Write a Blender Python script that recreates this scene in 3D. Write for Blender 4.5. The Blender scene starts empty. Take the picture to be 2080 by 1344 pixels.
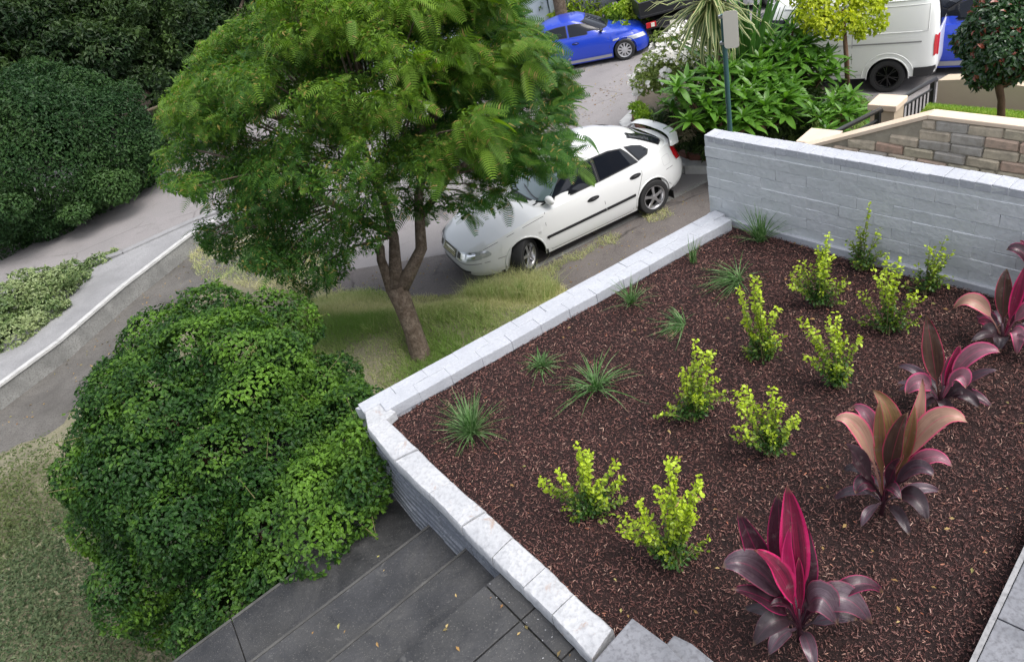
import bpy, bmesh, math, random
import numpy as np
from mathutils import Vector, Matrix

random.seed(7); RNG = np.random.default_rng(11)
SC = bpy.context.scene
COL = SC.collection
R = math.radians

# ---------------------------------------------------------------- camera
F_PX, W_PX, H_PX = 1500.0, 2080.0, 1344.0
CAM_H = 6.05
NAD = (1640.0, 2770.0)                      # where plumb lines converge in the photograph
_D = np.array([NAD[0]-W_PX/2, NAD[1]-H_PX/2, F_PX]); _D /= np.linalg.norm(_D)
_F = np.array([0, 0, 1.0]); _F = _F - _F@_D*_D; _F /= np.linalg.norm(_F)
_Rt = np.cross(_D, _F)
if _Rt[0] < 0: _Rt = -_Rt
_U = -_D
cam_d = bpy.data.cameras.new('camera'); cam = bpy.data.objects.new('camera', cam_d); COL.objects.link(cam)
cam_d.sensor_fit = 'HORIZONTAL'; cam_d.sensor_width = 36.0; cam_d.lens = F_PX/W_PX*36.0
cam_d.clip_start = 0.05; cam_d.clip_end = 600
_r = Vector((_Rt[0], _F[0], _U[0])); _dn = Vector((_Rt[1], _F[1], _U[1])); _fw = Vector((_Rt[2], _F[2], _U[2]))
cam.matrix_world = Matrix(((_r.x, -_dn.x, -_fw.x, 0), (_r.y, -_dn.y, -_fw.y, 0), (_r.z, -_dn.z, -_fw.z, CAM_H), (0, 0, 0, 1)))
SC.camera = cam

# ---------------------------------------------------------------- world, sun, exposure
SUN_EL, SUN_AZ = R(60), R(128)              # azimuth measured from +Y towards +X
world = bpy.data.worlds.new('World'); SC.world = world; world.use_nodes = True
nt = world.node_tree; nt.nodes.clear()
sky = nt.nodes.new('ShaderNodeTexSky'); sky.sky_type = 'NISHITA'; sky.sun_disc = False
sky.sun_elevation = SUN_EL; sky.sun_rotation = SUN_AZ; sky.air_density = 1.0; sky.dust_density = 4.0; sky.ozone_density = 1.0
bg = nt.nodes.new('ShaderNodeBackground'); bg.inputs[1].default_value = 0.15
wo = nt.nodes.new('ShaderNodeOutputWorld')
# overcast: the blue of the sky is mostly covered by thin white cloud
hs = nt.nodes.new('ShaderNodeHueSaturation'); hs.inputs['Saturation'].default_value = 0.40
nt.links.new(sky.outputs[0], hs.inputs['Color']); nt.links.new(hs.outputs[0], bg.inputs[0]); nt.links.new(bg.outputs[0], wo.inputs[0])
sl = bpy.data.lights.new('sun', 'SUN'); sl.energy = .9; sl.angle = R(40); sl.color = (1.0, 0.97, 0.92)
so = bpy.data.objects.new('sun', sl); COL.objects.link(so)
sd = Vector((math.sin(SUN_AZ)*math.cos(SUN_EL), math.cos(SUN_AZ)*math.cos(SUN_EL), math.sin(SUN_EL)))
so.rotation_euler = sd.to_track_quat('Z', 'Y').to_euler()
SC.view_settings.view_transform = 'Standard'; SC.view_settings.look = 'None'
SC.view_settings.exposure = 1.08; SC.view_settings.gamma = 1.0; SC.view_settings.use_curve_mapping = False
SC.render.engine = 'CYCLES'
SC.cycles.max_bounces = 8; SC.cycles.transmission_bounces = 6; SC.cycles.transparent_max_bounces = 8

# ---------------------------------------------------------------- photo measurements -> world points
def _v(px, py): return np.array([px-W_PX/2, py-H_PX/2, F_PX])
def _ray(px, py):
    v = _v(px, py)/F_PX
    return np.array([v@_Rt, v@_F, v@_U])
O3 = np.array([0, 0, CAM_H])
def at(px, py, z=0.0):
    r = _ray(px, py); return O3 + r*((z-CAM_H)/r[2])
def pd(px, py, d): return O3 + _ray(px, py)*d
def to_px(p):
    p = np.atleast_2d(np.asarray(p, float)) - O3
    x = p@np.array([_Rt[0], _F[0], _U[0]]); y = p@np.array([_Rt[1], _F[1], _U[1]]); z = p@np.array([_Rt[2], _F[2], _U[2]])
    return np.stack([W_PX/2+F_PX*x/z, H_PX/2+F_PX*y/z, z], 1)
def vplane(px, py, P, ang):
    r = _ray(px, py); n = np.array([-math.sin(ang), math.cos(ang), 0])
    return O3 + r*(((P-O3)@n)/(r@n))
def vface(px, py, base, dd=0.0):            # on the upright plane through base that faces the viewer side of the plant
    b = np.asarray(base, float); h = b[:2]/np.linalg.norm(b[:2]); n = np.array([h[0], h[1], 0])
    r = _ray(px, py); return O3 + r*((((b-O3)@n)+dd)/(r@n))
def angle(p, q): return math.atan2(q[1]-p[1], q[0]-p[0])
def in_poly(pts, poly):
    x, y = pts[:, 0], pts[:, 1]; ins = np.zeros(len(pts), bool); n = len(poly)
    for i in range(n):
        x0, y0 = poly[i]; x1, y1 = poly[(i+1) % n]
        c = ((y0 > y) != (y1 > y)) & (x < (x1-x0)*(y-y0)/((y1-y0) or 1e-9)+x0)
        ins ^= c
    return ins
def nrm(a): return a/np.maximum(np.linalg.norm(a, axis=-1, keepdims=True), 1e-9)
def vnoise(P, s, seed=0):                   # cheap smooth noise from sines, -1..1
    r = np.random.default_rng(seed); a = np.zeros(len(P))
    for _ in range(7):
        k = r.normal(size=3); k *= s*r.uniform(.6, 1.7)/np.linalg.norm(k); a += np.sin(P@k+r.uniform(0, 6.28))
    return a/7*1.7

# ---------------------------------------------------------------- materials
def new_mat(name):
    m = bpy.data.materials.new(name); m.use_nodes = True; t = m.node_tree; t.nodes.clear()
    o = t.nodes.new('ShaderNodeOutputMaterial'); b = t.nodes.new('ShaderNodeBsdfPrincipled')
    t.links.new(b.outputs[0], o.inputs[0]); return m, t, b, o
def rgba(c): return (c[0], c[1], c[2], 1)
def N(t, typ, **kw):
    n = t.nodes.new(typ)
    for k, v in kw.items(): setattr(n, k, v)
    return n
def noise_n(t, scale, detail=4, rough=.55, co=None, dist=0):
    n = N(t, 'ShaderNodeTexNoise'); n.inputs['Scale'].default_value = scale; n.inputs['Detail'].default_value = detail
    n.inputs['Roughness'].default_value = rough; n.inputs['Distortion'].default_value = dist
    if co: t.links.new(co, n.inputs['Vector'])
    return n
def ramp(t, fac, stops):
    r = N(t, 'ShaderNodeValToRGB'); e = r.color_ramp.elements
    while len(e) < len(stops): e.new(0.5)
    for i, (p, c) in enumerate(stops): e[i].position = p; e[i].color = rgba(c)
    t.links.new(fac, r.inputs[0]); return r
def mixc(t, fac, a, b, mode='MIX'):
    m = N(t, 'ShaderNodeMix', data_type='RGBA', blend_type=mode)
    for sock, v in ((m.inputs[0], fac), (m.inputs[6], a), (m.inputs[7], b)):
        if hasattr(v, 'is_linked') or hasattr(v, 'links'): t.links.new(v, sock)
        elif isinstance(v, (int, float)): sock.default_value = v
        else: sock.default_value = rgba(v)
    return m.outputs[2]
def bump(t, b, h, s=.3, d=.01):
    n = N(t, 'ShaderNodeBump'); n.inputs['Strength'].default_value = s; n.inputs['Distance'].default_value = d
    t.links.new(h, n.inputs['Height']); t.links.new(n.outputs[0], b.inputs['Normal']); return n
def flat(name, c, rough=.5, metal=0, spec=.5, coat=0):
    m, t, b, o = new_mat(name); b.inputs['Base Color'].default_value = rgba(c); b.inputs['Roughness'].default_value = rough
    b.inputs['Metallic'].default_value = metal; b.inputs['Specular IOR Level'].default_value = spec; b.inputs['Coat Weight'].default_value = coat
    b.inputs['Coat Roughness'].default_value = .04
    return m
def rough_mat(name, c0, c1, c2=None, scale=6, fine=60, rough=.85, bs=.35, bd=.004, spec=.3, wear=None, objrand=0.0, wearscale=9, wth=.62):
    """mottled mineral surface: two colours in large patches, fine grain, optional worn spots"""
    m, t, b, o = new_mat(name); tc = N(t, 'ShaderNodeTexCoord'); g = N(t, 'ShaderNodeNewGeometry'); co = g.outputs['Position']
    n1 = noise_n(t, scale, 5, .6, co, .3); n2 = noise_n(t, fine, 3, .6, co)
    c = ramp(t, n1.outputs[0], [(.32, c0), (.68, c1)]).outputs[0]
    if c2 is not None: c = mixc(t, ramp(t, n2.outputs[0], [(.45, (0, 0, 0)), (.75, (1, 1, 1))]).outputs[0], c, c2)
    if wear is not None:
        n3 = noise_n(t, wearscale, 6, .7, co, .8)
        c = mixc(t, ramp(t, n3.outputs[0], [(wth, (0, 0, 0)), (wth+.09, (1, 1, 1))]).outputs[0], c, wear)
    if objrand:
        oi = N(t, 'ShaderNodeObjectInfo'); hv = N(t, 'ShaderNodeHueSaturation'); t.links.new(c, hv.inputs['Color'])
        mr = N(t, 'ShaderNodeMapRange'); mr.inputs[3].default_value = 1-objrand; mr.inputs[4].default_value = 1+objrand
        t.links.new(oi.outputs['Random'], mr.inputs[0]); t.links.new(mr.outputs[0], hv.inputs['Value']); c = hv.outputs[0]
    t.links.new(c, b.inputs['Base Color']); b.inputs['Roughness'].default_value = rough; b.inputs['Specular IOR Level'].default_value = spec
    if bs: bump(t, b, n2.outputs[0], bs, bd)
    return m
def leaf_mat(name, ca, cb, new=None, trans=.3, rough=.45, spec=.4, dead=None):
    """ca/cb: mature leaf range; new: colour of the young leaves, chosen per leaf by the 'tint' attribute"""
    m, t, b, o = new_mat(name); g = N(t, 'ShaderNodeNewGeometry'); r = g.outputs['Random Per Island']
    c = mixc(t, r, ca, cb)
    if new is not None:
        a = N(t, 'ShaderNodeAttribute', attribute_name='tint'); c = mixc(t, a.outputs['Fac'], c, new)
    if dead is not None:
        rr = ramp(t, r, [(.945, (0, 0, 0)), (.95, (1, 1, 1))]); c = mixc(t, rr.outputs[0], c, dead)
    t.links.new(c, b.inputs['Base Color']); b.inputs['Roughness'].default_value = rough; b.inputs['Specular IOR Level'].default_value = spec
    tl = N(t, 'ShaderNodeBsdfTranslucent'); h = N(t, 'ShaderNodeHueSaturation'); h.inputs['Value'].default_value = 1.5; h.inputs['Saturation'].default_value = 1.1
    t.links.new(c, h.inputs['Color']); t.links.new(h.outputs[0], tl.inputs[0])
    ms = N(t, 'ShaderNodeMixShader'); ms.inputs[0].default_value = trans
    t.links.new(b.outputs[0], ms.inputs[1]); t.links.new(tl.outputs[0], ms.inputs[2]); t.links.new(ms.outputs[0], o.inputs[0])
    return m
def island_mat(name, stops, rough=.8, spec=.25):
    m, t, b, o = new_mat(name); g = N(t, 'ShaderNodeNewGeometry')
    r = ramp(t, g.outputs['Random Per Island'], stops); t.links.new(r.outputs[0], b.inputs['Base Color'])
    b.inputs['Roughness'].default_value = rough; b.inputs['Specular IOR Level'].default_value = spec; return m
M = {}

# ---------------------------------------------------------------- mesh helpers
def tag(o, label=None, cat=None, group=None, kind=None):
    if label: o['label'] = label
    if cat: o['category'] = cat
    if group: o['group'] = group
    if kind: o['kind'] = kind
    return o
def thing(name, label, cat, loc=(0, 0, 0), rz=0.0, group=None, s=1.0):
    o = bpy.data.objects.new(name, None); COL.objects.link(o); o.location = tuple(float(v) for v in loc); o.rotation_euler = (0, 0, rz)
    o.scale = (s, s, s); o.empty_display_size = .2
    return tag(o, label, cat, group, 'thing')
class MB:
    def __init__(s): s.v = []; s.f = []; s.m = []
    def add(s, vs, fs, mi=0):
        k = len(s.v); s.v += [tuple(float(c) for c in v) for v in vs]; s.f += [tuple(i+k for i in f) for f in fs]; s.m += [mi]*len(fs); return s
    def box(s, c, d, rz=0.0, mi=0, tilt=None):
        hx, hy, hz = d[0]/2, d[1]/2, d[2]/2; ca, sa = math.cos(rz), math.sin(rz); vs = []
        for z in (-hz, hz):
            for x, y in ((-hx, -hy), (hx, -hy), (hx, hy), (-hx, hy)):
                vs.append((c[0]+x*ca-y*sa, c[1]+x*sa+y*ca, c[2]+z+(tilt*x if tilt else 0)))
        return s.add(vs, [(0, 3, 2, 1), (4, 5, 6, 7), (0, 1, 5, 4), (1, 2, 6, 5), (2, 3, 7, 6), (3, 0, 4, 7)], mi)
    def prism(s, poly, z0, z1, mi=0):       # poly: list of (x,y) or (x,y,z); z0/z1 added to z
        n = len(poly); b = [(p[0], p[1], (p[2] if len(p) > 2 else 0)+z0) for p in poly]; tp = [(p[0], p[1], (p[2] if len(p) > 2 else 0)+z1) for p in poly]
        ar = sum(poly[i][0]*poly[(i+1) % n][1]-poly[(i+1) % n][0]*poly[i][1] for i in range(n))
        if ar < 0: b.reverse(); tp.reverse()
        return s.add(b+tp, [tuple(range(n-1, -1, -1)), tuple(range(n, 2*n))]+[(i, (i+1) % n, n+(i+1) % n, n+i) for i in range(n)], mi)
    def tube(s, pts, rad, n=8, mi=0, cap=True, flat_=1.0):
        pts = [np.asarray(p, float) for p in pts]; rad = rad if hasattr(rad, '__len__') else [rad]*len(pts); vs = []; prev = None
        for i, p in enumerate(pts):
            a = pts[max(0, i-1)]; b = pts[min(len(pts)-1, i+1)]; d = (b-a)/max(np.linalg.norm(b-a), 1e-9)
            if prev is None: ref = np.array([0, 0, 1.]) if abs(d[2]) < .9 else np.array([1., 0, 0])
            else: ref = prev
            u = np.cross(d, ref); u /= np.linalg.norm(u); w = np.cross(u, d); prev = w
            for k in range(n):
                t = 2*math.pi*k/n; vs.append(p+rad[i]*(math.cos(t)*u+flat_*math.sin(t)*w))
        fs = [(i*n+k, i*n+(k+1) % n, (i+1)*n+(k+1) % n, (i+1)*n+k) for i in range(len(pts)-1) for k in range(n)]
        if cap: fs += [tuple(range(n))[::-1], tuple((len(pts)-1)*n+k for k in range(n))]
        return s.add(vs, fs, mi)
    def lathe(s, prof, c, axis='y', n=24, mi=0, close=False):   # prof: (radius, along axis)
        vs = []
        for r, a in prof:
            for k in range(n):
                t = 2*math.pi*k/n; x, z = r*math.cos(t), r*math.sin(t)
                vs.append((c[0]+x, c[1]+a, c[2]+z) if axis == 'y' else (c[0]+x, c[1]+z, c[2]+a))
        m = len(prof); fs = [(i*n+k, i*n+(k+1) % n, ((i+1) % m)*n+(k+1) % n, ((i+1) % m)*n+k) for i in range(m if close else m-1) for k in range(n)]
        return s.add(vs, fs, mi)
    def grid(s, P, mi=0):                    # P: (a,b,3)
        a, b = P.shape[:2]
        return s.add(P.reshape(-1, 3).tolist(), [(i*b+j, (i+1)*b+j, (i+1)*b+j+1, i*b+j+1) for i in range(a-1) for j in range(b-1)], mi)
    def build(s, name, mats, parent=None, world=True, smooth=False, kind=None, bevel=0, sharp=None):
        me = bpy.data.meshes.new(name); v = s.v
        if parent is not None and world:
            L = root_loc(parent); v = [(a-L[0], b-L[1], c-L[2]) for a, b, c in v]
        me.from_pydata(v, [], s.f); mats = mats if isinstance(mats, (list, tuple)) else [mats]
        for m in mats: me.materials.append(m)
        if len(mats) > 1: me.polygons.foreach_set('material_index', s.m)
        bm = bmesh.new(); bm.from_mesh(me); bmesh.ops.remove_doubles(bm, verts=bm.verts, dist=1e-5); bmesh.ops.recalc_face_normals(bm, faces=bm.faces); bm.to_mesh(me); bm.free()
        if smooth: me.polygons.foreach_set('use_smooth', [True]*len(me.polygons))
        if smooth and sharp: me.set_sharp_from_angle(angle=R(sharp))
        me.update(); o = bpy.data.objects.new(name, me); COL.objects.link(o)
        if parent is not None: o.parent = parent
        if kind: o['kind'] = kind
        if bevel:
            b = o.modifiers.new('bevel', 'BEVEL'); b.width = bevel; b.segments = 2; b.limit_method = 'ANGLE'
        return o
def root_loc(o):
    while o.parent is not None: o = o.parent
    return tuple(o.location) if o.type == 'EMPTY' else (0, 0, 0)
def np_mesh(name, V, F, mat, parent=None, tint=None, smooth=False, kind=None, uv=None):
    V = np.asarray(V, np.float32).reshape(-1, 3).copy(); F = np.asarray(F, np.int32)
    if parent is not None: V -= np.array(root_loc(parent), np.float32)
    me = bpy.data.meshes.new(name); me.vertices.add(len(V)); me.vertices.foreach_set('co', V.ravel())
    me.loops.add(F.size); me.loops.foreach_set('vertex_index', F.ravel()); me.polygons.add(len(F))
    me.polygons.foreach_set('loop_start', np.arange(0, F.size, F.shape[1], dtype=np.int32))
    me.polygons.foreach_set('use_smooth', np.full(len(F), smooth)); me.update(calc_edges=True)
    if tint is not None:
        a = me.attributes.new('tint', 'FLOAT', 'FACE'); a.data.foreach_set('value', np.asarray(tint, np.float32))
    for m in (mat if isinstance(mat, (list, tuple)) else [mat]): me.materials.append(m)
    o = bpy.data.objects.new(name, me); COL.objects.link(o)
    if parent is not None: o.parent = parent
    if kind: o['kind'] = kind
    return o
def frames(n, t):
    n = nrm(n); s = nrm(np.cross(t, n)); t2 = np.cross(n, s); return np.stack([s, t2, n], 2)
def scatter(tv, tf, P, Rm, S, tint=None):
    n = len(P); V = P[:, None, :]+np.einsum('nij,kj->nki', Rm, tv)*np.asarray(S).reshape(-1, 1, 1)
    F = (tf[None]+(np.arange(n)*len(tv))[:, None, None]).reshape(-1, tf.shape[1])
    return V.reshape(-1, 3), F, (None if tint is None else np.repeat(tint, len(tf)))
def leaf_t(w=.5, fold=.12, droop=.15):       # 2 triangles folded on the midrib
    return np.array([(0, 0, 0), (-w/2, .45, fold), (0, 1, -droop), (w/2, .45, fold)]), np.array([(0, 1, 2), (0, 2, 3)])
def leaf6_t(w=.5, fold=.1, droop=.2):        # rounder, 4 triangles
    return (np.array([(0, 0, 0), (-w*.42, .28, fold), (-w*.45, .66, fold*.7), (0, 1, -droop), (w*.45, .66, fold*.7), (w*.42, .28, fold), (0, .5, 0)]),
            np.array([(0, 6, 1), (1, 6, 2), (2, 6, 3), (3, 6, 4), (4, 6, 5), (5, 6, 0)]))
def frond_t(np_=11, w=.34):
    vs = []; fs = []
    for i in range(np_):
        y = .14+.84*i/(np_-1); z = -.42*y*y; L = w*math.sin(math.pi*(.12+.80*y))**.7; bw = .025
        for sd in (-1, 1):
            k = len(vs); tipy = y+L*.45; zz = z-.06*L-.1*L
            vs += [(0, y-bw, z), (sd*L*.5, y+L*.18-bw*.9, z+.015), (sd*L, tipy, zz), (sd*L*.5, y+L*.18+bw*1.1, z+.01), (0, y+bw, z)]
            fs += [(k, k+1, k+4), (k+1, k+3, k+4), (k+1, k+2, k+3)]
    k = len(vs)                              # rachis
    vs += [(-.008, 0, 0), (.008, 0, 0), (-.006, .5, -.105), (.006, .5, -.105), (0, 1, -.42)]
    fs += [(k, k+1, k+3), (k, k+3, k+2), (k+2, k+3, k+4)]
    return np.array(vs), np.array(fs)
def lobe_points(lobes, dens, inner=.72, cull=.8, rng=RNG):
    """points on and just inside lumpy ellipsoids; lobes rows: cx,cy,cz,rx,ry,rz. Points deep inside another lobe are dropped."""
    lobes = np.asarray(lobes, float); A = lobes[:, 3]*lobes[:, 4]+lobes[:, 4]*lobes[:, 5]+lobes[:, 3]*lobes[:, 5]
    P = []; Nn = []
    for i, l in enumerate(lobes):
        n = int(dens*A[i]*4.19); d = nrm(rng.normal(size=(n, 3))); r = inner+(1-inner)*rng.random(n)**.6
        r *= 1+.13*vnoise(d*2.2+i*7.1, 2.2, i)
        P.append(l[:3]+d*l[3:6]*r[:, None]); Nn.append(nrm(d/l[3:6]))
    P = np.concatenate(P); Nn = np.concatenate(Nn); keep = np.ones(len(P), bool)
    for l in lobes: keep &= ~((((P-l[:3])/l[3:6])**2).sum(1) < (inner*cull)**2)
    return P[keep], Nn[keep]
def crown(name, P, Nn, mat, parent, size, tmpl, up=.5, rnd=.6, droop=0.0, var=.35, tint=None, kind=None, rng=RNG):
    n = len(P); nn = nrm(Nn+np.array([0, 0, up])+rng.normal(size=(n, 3))*rnd)
    t = nrm(Nn*.8+rng.normal(size=(n, 3))*.8+np.array([0, 0, -droop]))
    S = size*(1+var*(rng.random(n)*2-1)); V, F, T = scatter(tmpl[0], tmpl[1], P, frames(nn, t), S, tint)
    return np_mesh(name, V, F, mat, parent, T, kind=kind)

# ---------------------------------------------------------------- material library
def asphalt(name, c0, c1, c2, crack, sc=.7):
    m = rough_mat(name, c0, c1, c2, sc, 110, .9, .45, .006); t = m.node_tree; b = [n for n in t.nodes if n.type == 'BSDF_PRINCIPLED'][0]; g = N(t, 'ShaderNodeNewGeometry'); w = noise_n(t, 1.1, 4, .6, g.outputs['Position']); mx = mixc(t, .25, g.outputs['Position'], w.outputs['Color'])
    v = N(t, 'ShaderNodeTexVoronoi', feature='DISTANCE_TO_EDGE'); v.inputs['Scale'].default_value = .55; t.links.new(mx, v.inputs['Vector']); gate = noise_n(t, .5, 2, .5, g.outputs['Position'])
    cr = ramp(t, v.outputs['Distance'], [(.0, (1, 1, 1)), (.010, (0, 0, 0))]); gt = ramp(t, gate.outputs[0], [(.50, (0, 0, 0)), (.56, (1, 1, 1))]); f = mixc(t, 1.0, cr.outputs[0], gt.outputs[0], 'MULTIPLY'); l = b.inputs['Base Color'].links[0].from_socket
    st2 = noise_n(t, 2.6, 6, .7, g.outputs['Position'], .6); l = mixc(t, ramp(t, st2.outputs[0], [(.56, (0, 0, 0)), (.70, (.55, .55, .55))]).outputs[0], l, crack); sp2 = noise_n(t, 240, 1, .5, g.outputs['Position']); l = mixc(t, ramp(t, sp2.outputs[0], [(.62, (0, 0, 0)), (.70, (.7, .7, .7))]).outputs[0], l, tuple(min(1, c*1.7) for c in c1)); t.links.new(mixc(t, f, l, crack), b.inputs['Base Color']); return m
M['street'] = asphalt('street_asphalt', (.20, .19, .19), (.25, .235, .235), (.16, .15, .15), (.14, .132, .128))
M['drive'] = asphalt('driveway_asphalt', (.085, .075, .072), (.13, .115, .11), (.18, .165, .155), (.045, .04, .038), 1.3)
M['ground'] = rough_mat('bare_soil', (.05, .04, .03), (.09, .075, .055), None, 2, 40)
M['verge'] = rough_mat('verge_soil', (.15, .135, .09), (.27, .245, .17), (.12, .13, .065), 2.2, 45, .95, .6, .02)
M['dirt'] = rough_mat('dirt', (.085, .080, .074), (.15, .142, .132), (.055, .052, .048), 1.2, 60, .95, .5, .01)
M['concrete'] = rough_mat('concrete', (.21, .21, .215), (.29, .29, .295), (.17, .17, .175), 1.5, 50, .85, .25, .004)
M['concrete_d'] = rough_mat('weathered_concrete', (.17, .17, .165), (.29, .29, .28), (.12, .12, .11), 2.2, 40, .9, .4, .006)
M['whitepaint_kerb'] = rough_mat('white_kerb_paint', (.36, .36, .355), (.50, .50, .49), None, 5, 60, .7, .3, .004, wear=(.35, .33, .3))
M['paint_cap'] = rough_mat('cap_paint', (.35, .365, .40), (.42, .435, .47), (.32, .33, .36), 5, 70, .6, .45, .005, wear=(.34, .32, .30), wearscale=14, wth=.68)
M['paint_rough'] = rough_mat('worn_cap_paint', (.35, .36, .38), (.46, .465, .48), (.29, .295, .31), 4.5, 45, .62, .6, .007, wear=(.33, .27, .24), wearscale=7, wth=.60)
M['paint_wall'] = rough_mat('wall_paint', (.46, .485, .495), (.53, .545, .565), (.44, .46, .475), 3.5, 30, .5, .55, .010, spec=.4, objrand=.015)  # same paint as the caps, lightened to offset weak light on the face
M['paint_low'] = rough_mat('shaded_face_paint', (.17, .185, .22), (.27, .285, .31), (.12, .13, .15), 3, 40, .7, .6, .008)  # side wall face: shade by the bush is put into this darker colour
M['soil'] = rough_mat('mulch_bed_soil', (.014, .007, .0065), (.030, .014, .013), (.008, .004, .004), 9, 120, .9, 1.0, .012)
M['slab'] = rough_mat('grey_stone_slab', (.13, .135, .15), (.215, .22, .24), (.10, .10, .11), 5, 55, .6, .35, .004, wear=(.11, .11, .12), wearscale=8)
M['tile'] = rough_mat('dark_slate_tile', (.017, .0175, .019), (.050, .050, .052), (.030, .030, .031), 3.4, 60, .55, .6, .006, spec=.45, wear=(.075, .074, .072), wearscale=11, wth=.62, objrand=.18)
def grime(m):
    t = m.node_tree; b = [n for n in t.nodes if n.type == 'BSDF_PRINCIPLED'][0]; g = N(t, 'ShaderNodeNewGeometry'); n1 = noise_n(t, 1.6, 7, .72, g.outputs['Position'], 1.2); n2 = noise_n(t, 150, 1, .5, g.outputs['Position'])
    l = b.inputs['Base Color'].links[0].from_socket; l = mixc(t, ramp(t, n1.outputs[0], [(.46, (0, 0, 0)), (.66, (.6, .6, .6))]).outputs[0], l, (.058, .058, .057)); l = mixc(t, ramp(t, n2.outputs[0], [(.66, (0, 0, 0)), (.72, (.6, .6, .6))]).outputs[0], l, (.16, .155, .145)); t.links.new(l, b.inputs['Base Color'])
    t.links.new(ramp(t, n1.outputs[0], [(.40, (.34, .34, .34)), (.60, (.75, .75, .75))]).outputs[0], b.inputs['Roughness'])
grime(M['tile'])
M['grout'] = rough_mat('pale_grout', (.045, .045, .044), (.085, .084, .08), None, 8, 70, .9)
M['render'] = rough_mat('tan_render', (.47, .38, .275), (.53, .43, .32), None, 2, 60, .85, .2, .003)
M['render_cap'] = rough_mat('cream_render_coping', (.62, .49, .37), (.68, .55, .43), None, 3, 60, .85, .25, .004)
M['blackmetal'] = flat('black_powder_coat', (.014, .015, .017), .35)
M['bark'] = rough_mat('tree_bark', (.085, .06, .042), (.20, .16, .125), (.055, .04, .028), 12, 40, .9, .9, .02)
M['bark2'] = rough_mat('brown_bark', (.10, .06, .038), (.17, .10, .065), None, 10, 50, .9, .6, .01)
def sandbrick():
    m, t, b, o = new_mat('weathered_sand_brick'); g = N(t, 'ShaderNodeNewGeometry'); oi = N(t, 'ShaderNodeObjectInfo')
    base = ramp(t, oi.outputs['Random'], [(0, (.40, .36, .26)), (.3, (.47, .41, .30)), (.55, (.50, .42, .32)), (.75, (.48, .29, .22)), (.85, (.38, .35, .31)), (1, (.34, .32, .29))])
    n = noise_n(t, 16, 5, .65, g.outputs['Position']); n2 = noise_n(t, 90, 2, .5, g.outputs['Position'])
    c = mixc(t, ramp(t, n.outputs[0], [(.4, (0, 0, 0)), (.75, (.8, .8, .8))]).outputs[0], base.outputs[0], (.20, .175, .14))
    t.links.new(c, b.inputs['Base Color']); b.inputs['Roughness'].default_value = .9; bump(t, b, n2.outputs[0], .5, .006); return m
M['sandbrick'] = sandbrick()
M['mortar'] = rough_mat('old_mortar', (.26, .23, .18), (.36, .32, .25), None, 10, 60, .95, .6, .01)

def smooth01(x): x = np.clip(x, 0, 1); return x*x*(3-2*x)
def sheet(name, pix, z, mat, kind='structure', zmap=None):
    pts = [tuple(at(px, py, z)) for px, py in pix]; mb = MB(); mb.add(pts, [tuple(range(len(pts)))]); o = mb.build(name, mat)
    if kind: o['kind'] = kind
    return o

# ---------------------------------------------------------------- ground, street, driveway
g = MB(); g.add([(-150, -60, -.03), (150, -60, -.03), (150, 240, -.03), (-150, 240, -.03)], [(0, 1, 2, 3)]); tag(g.build('ground', M['ground']), kind='structure')
s_ = MB(); s_.add([(-22, 4, 0), (16, 4, 0), (24, 30, 0), (-3.2, 30, 0), (-22, 20, 0)], [(0, 1, 2, 3, 4)]); tag(s_.build('street', M['street']), kind='structure')
sheet('driveway', [(1470, 352), (1361, 404), (1225, 452), (1000, 500), (820, 530), (640, 560), (600, 800), (1250, 900), (1700, 520)], .004, M['drive'])
# pale gutter seam along the parked car
a0, a1 = at(1361, 404, .008), at(1462, 353, .008); gm = MB(); dd = (a1-a0)/np.linalg.norm(a1-a0); nn_ = np.array([-dd[1], dd[0], 0])*.05
b0 = a0-dd*5.4; gm.add([b0-nn_, a1-nn_, a1+nn_, b0+nn_], [(0, 1, 2, 3)]); tag(gm.build('gutter_strip', M['concrete_d']), kind='structure')
dirt = sheet('dirt_strip', [(360, 470), (520, 500), (640, 600), (500, 900), (300, 1400), (-500, 1600), (-500, 1100), (-30, 812)], .008, M['dirt'])

# verge: heightfield that climbs towards the retaining walls
VP = [(1150, 588), (1060, 574), (960, 592), (860, 600), (770, 588), (690, 596), (600, 566), (500, 520), (430, 560), (340, 640), (200, 760), (120, 870), (40, 900), (-100, 960), (-500, 1300), (-300, 2100), (1500, 2100), (1330, 500)]
VW = np.array([at(a, b, 0)[:2] for a, b in VP])
def dist_in(P, poly):
    d = np.full(len(P), 1e9)
    for i in range(len(poly)):
        a = poly[i]; b = poly[(i+1) % len(poly)]; ab = b-a; t = np.clip(((P-a)@ab)/(ab@ab), 0, 1); d = np.minimum(d, np.linalg.norm(P-(a+t[:, None]*ab), axis=1))
    return np.where(in_poly(P, poly), d, -d)
def verge_z(P):
    P3 = np.c_[P[:, :2], np.zeros(len(P))]; d = dist_in(P[:, :2], VW)
    return np.where(d > 0, .012+.90*smooth01(d/2.3)+.05*vnoise(P3*1.0, 2.0, 3)*smooth01(d/.6), -.05+d*.15)
xs = np.arange(-13, 4.2, .11); ys = np.arange(-.5, 12.5, .11); X, Y = np.meshgrid(xs, ys, indexing='ij'); G = np.c_[X.ravel(), Y.ravel()]
dz = dist_in(G, VW); Z = verge_z(G); ok = (dz > -.16).reshape(X.shape)
idx = np.arange(X.size).reshape(X.shape); q = np.stack([idx[:-1, :-1], idx[1:, :-1], idx[1:, 1:], idx[:-1, 1:]], -1)
qok = ok[:-1, :-1] & ok[1:, :-1] & ok[1:, 1:] & ok[:-1, 1:]
np_mesh('verge', np.c_[G, Z], q[qok], M['verge'], smooth=True, kind='structure')

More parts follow.
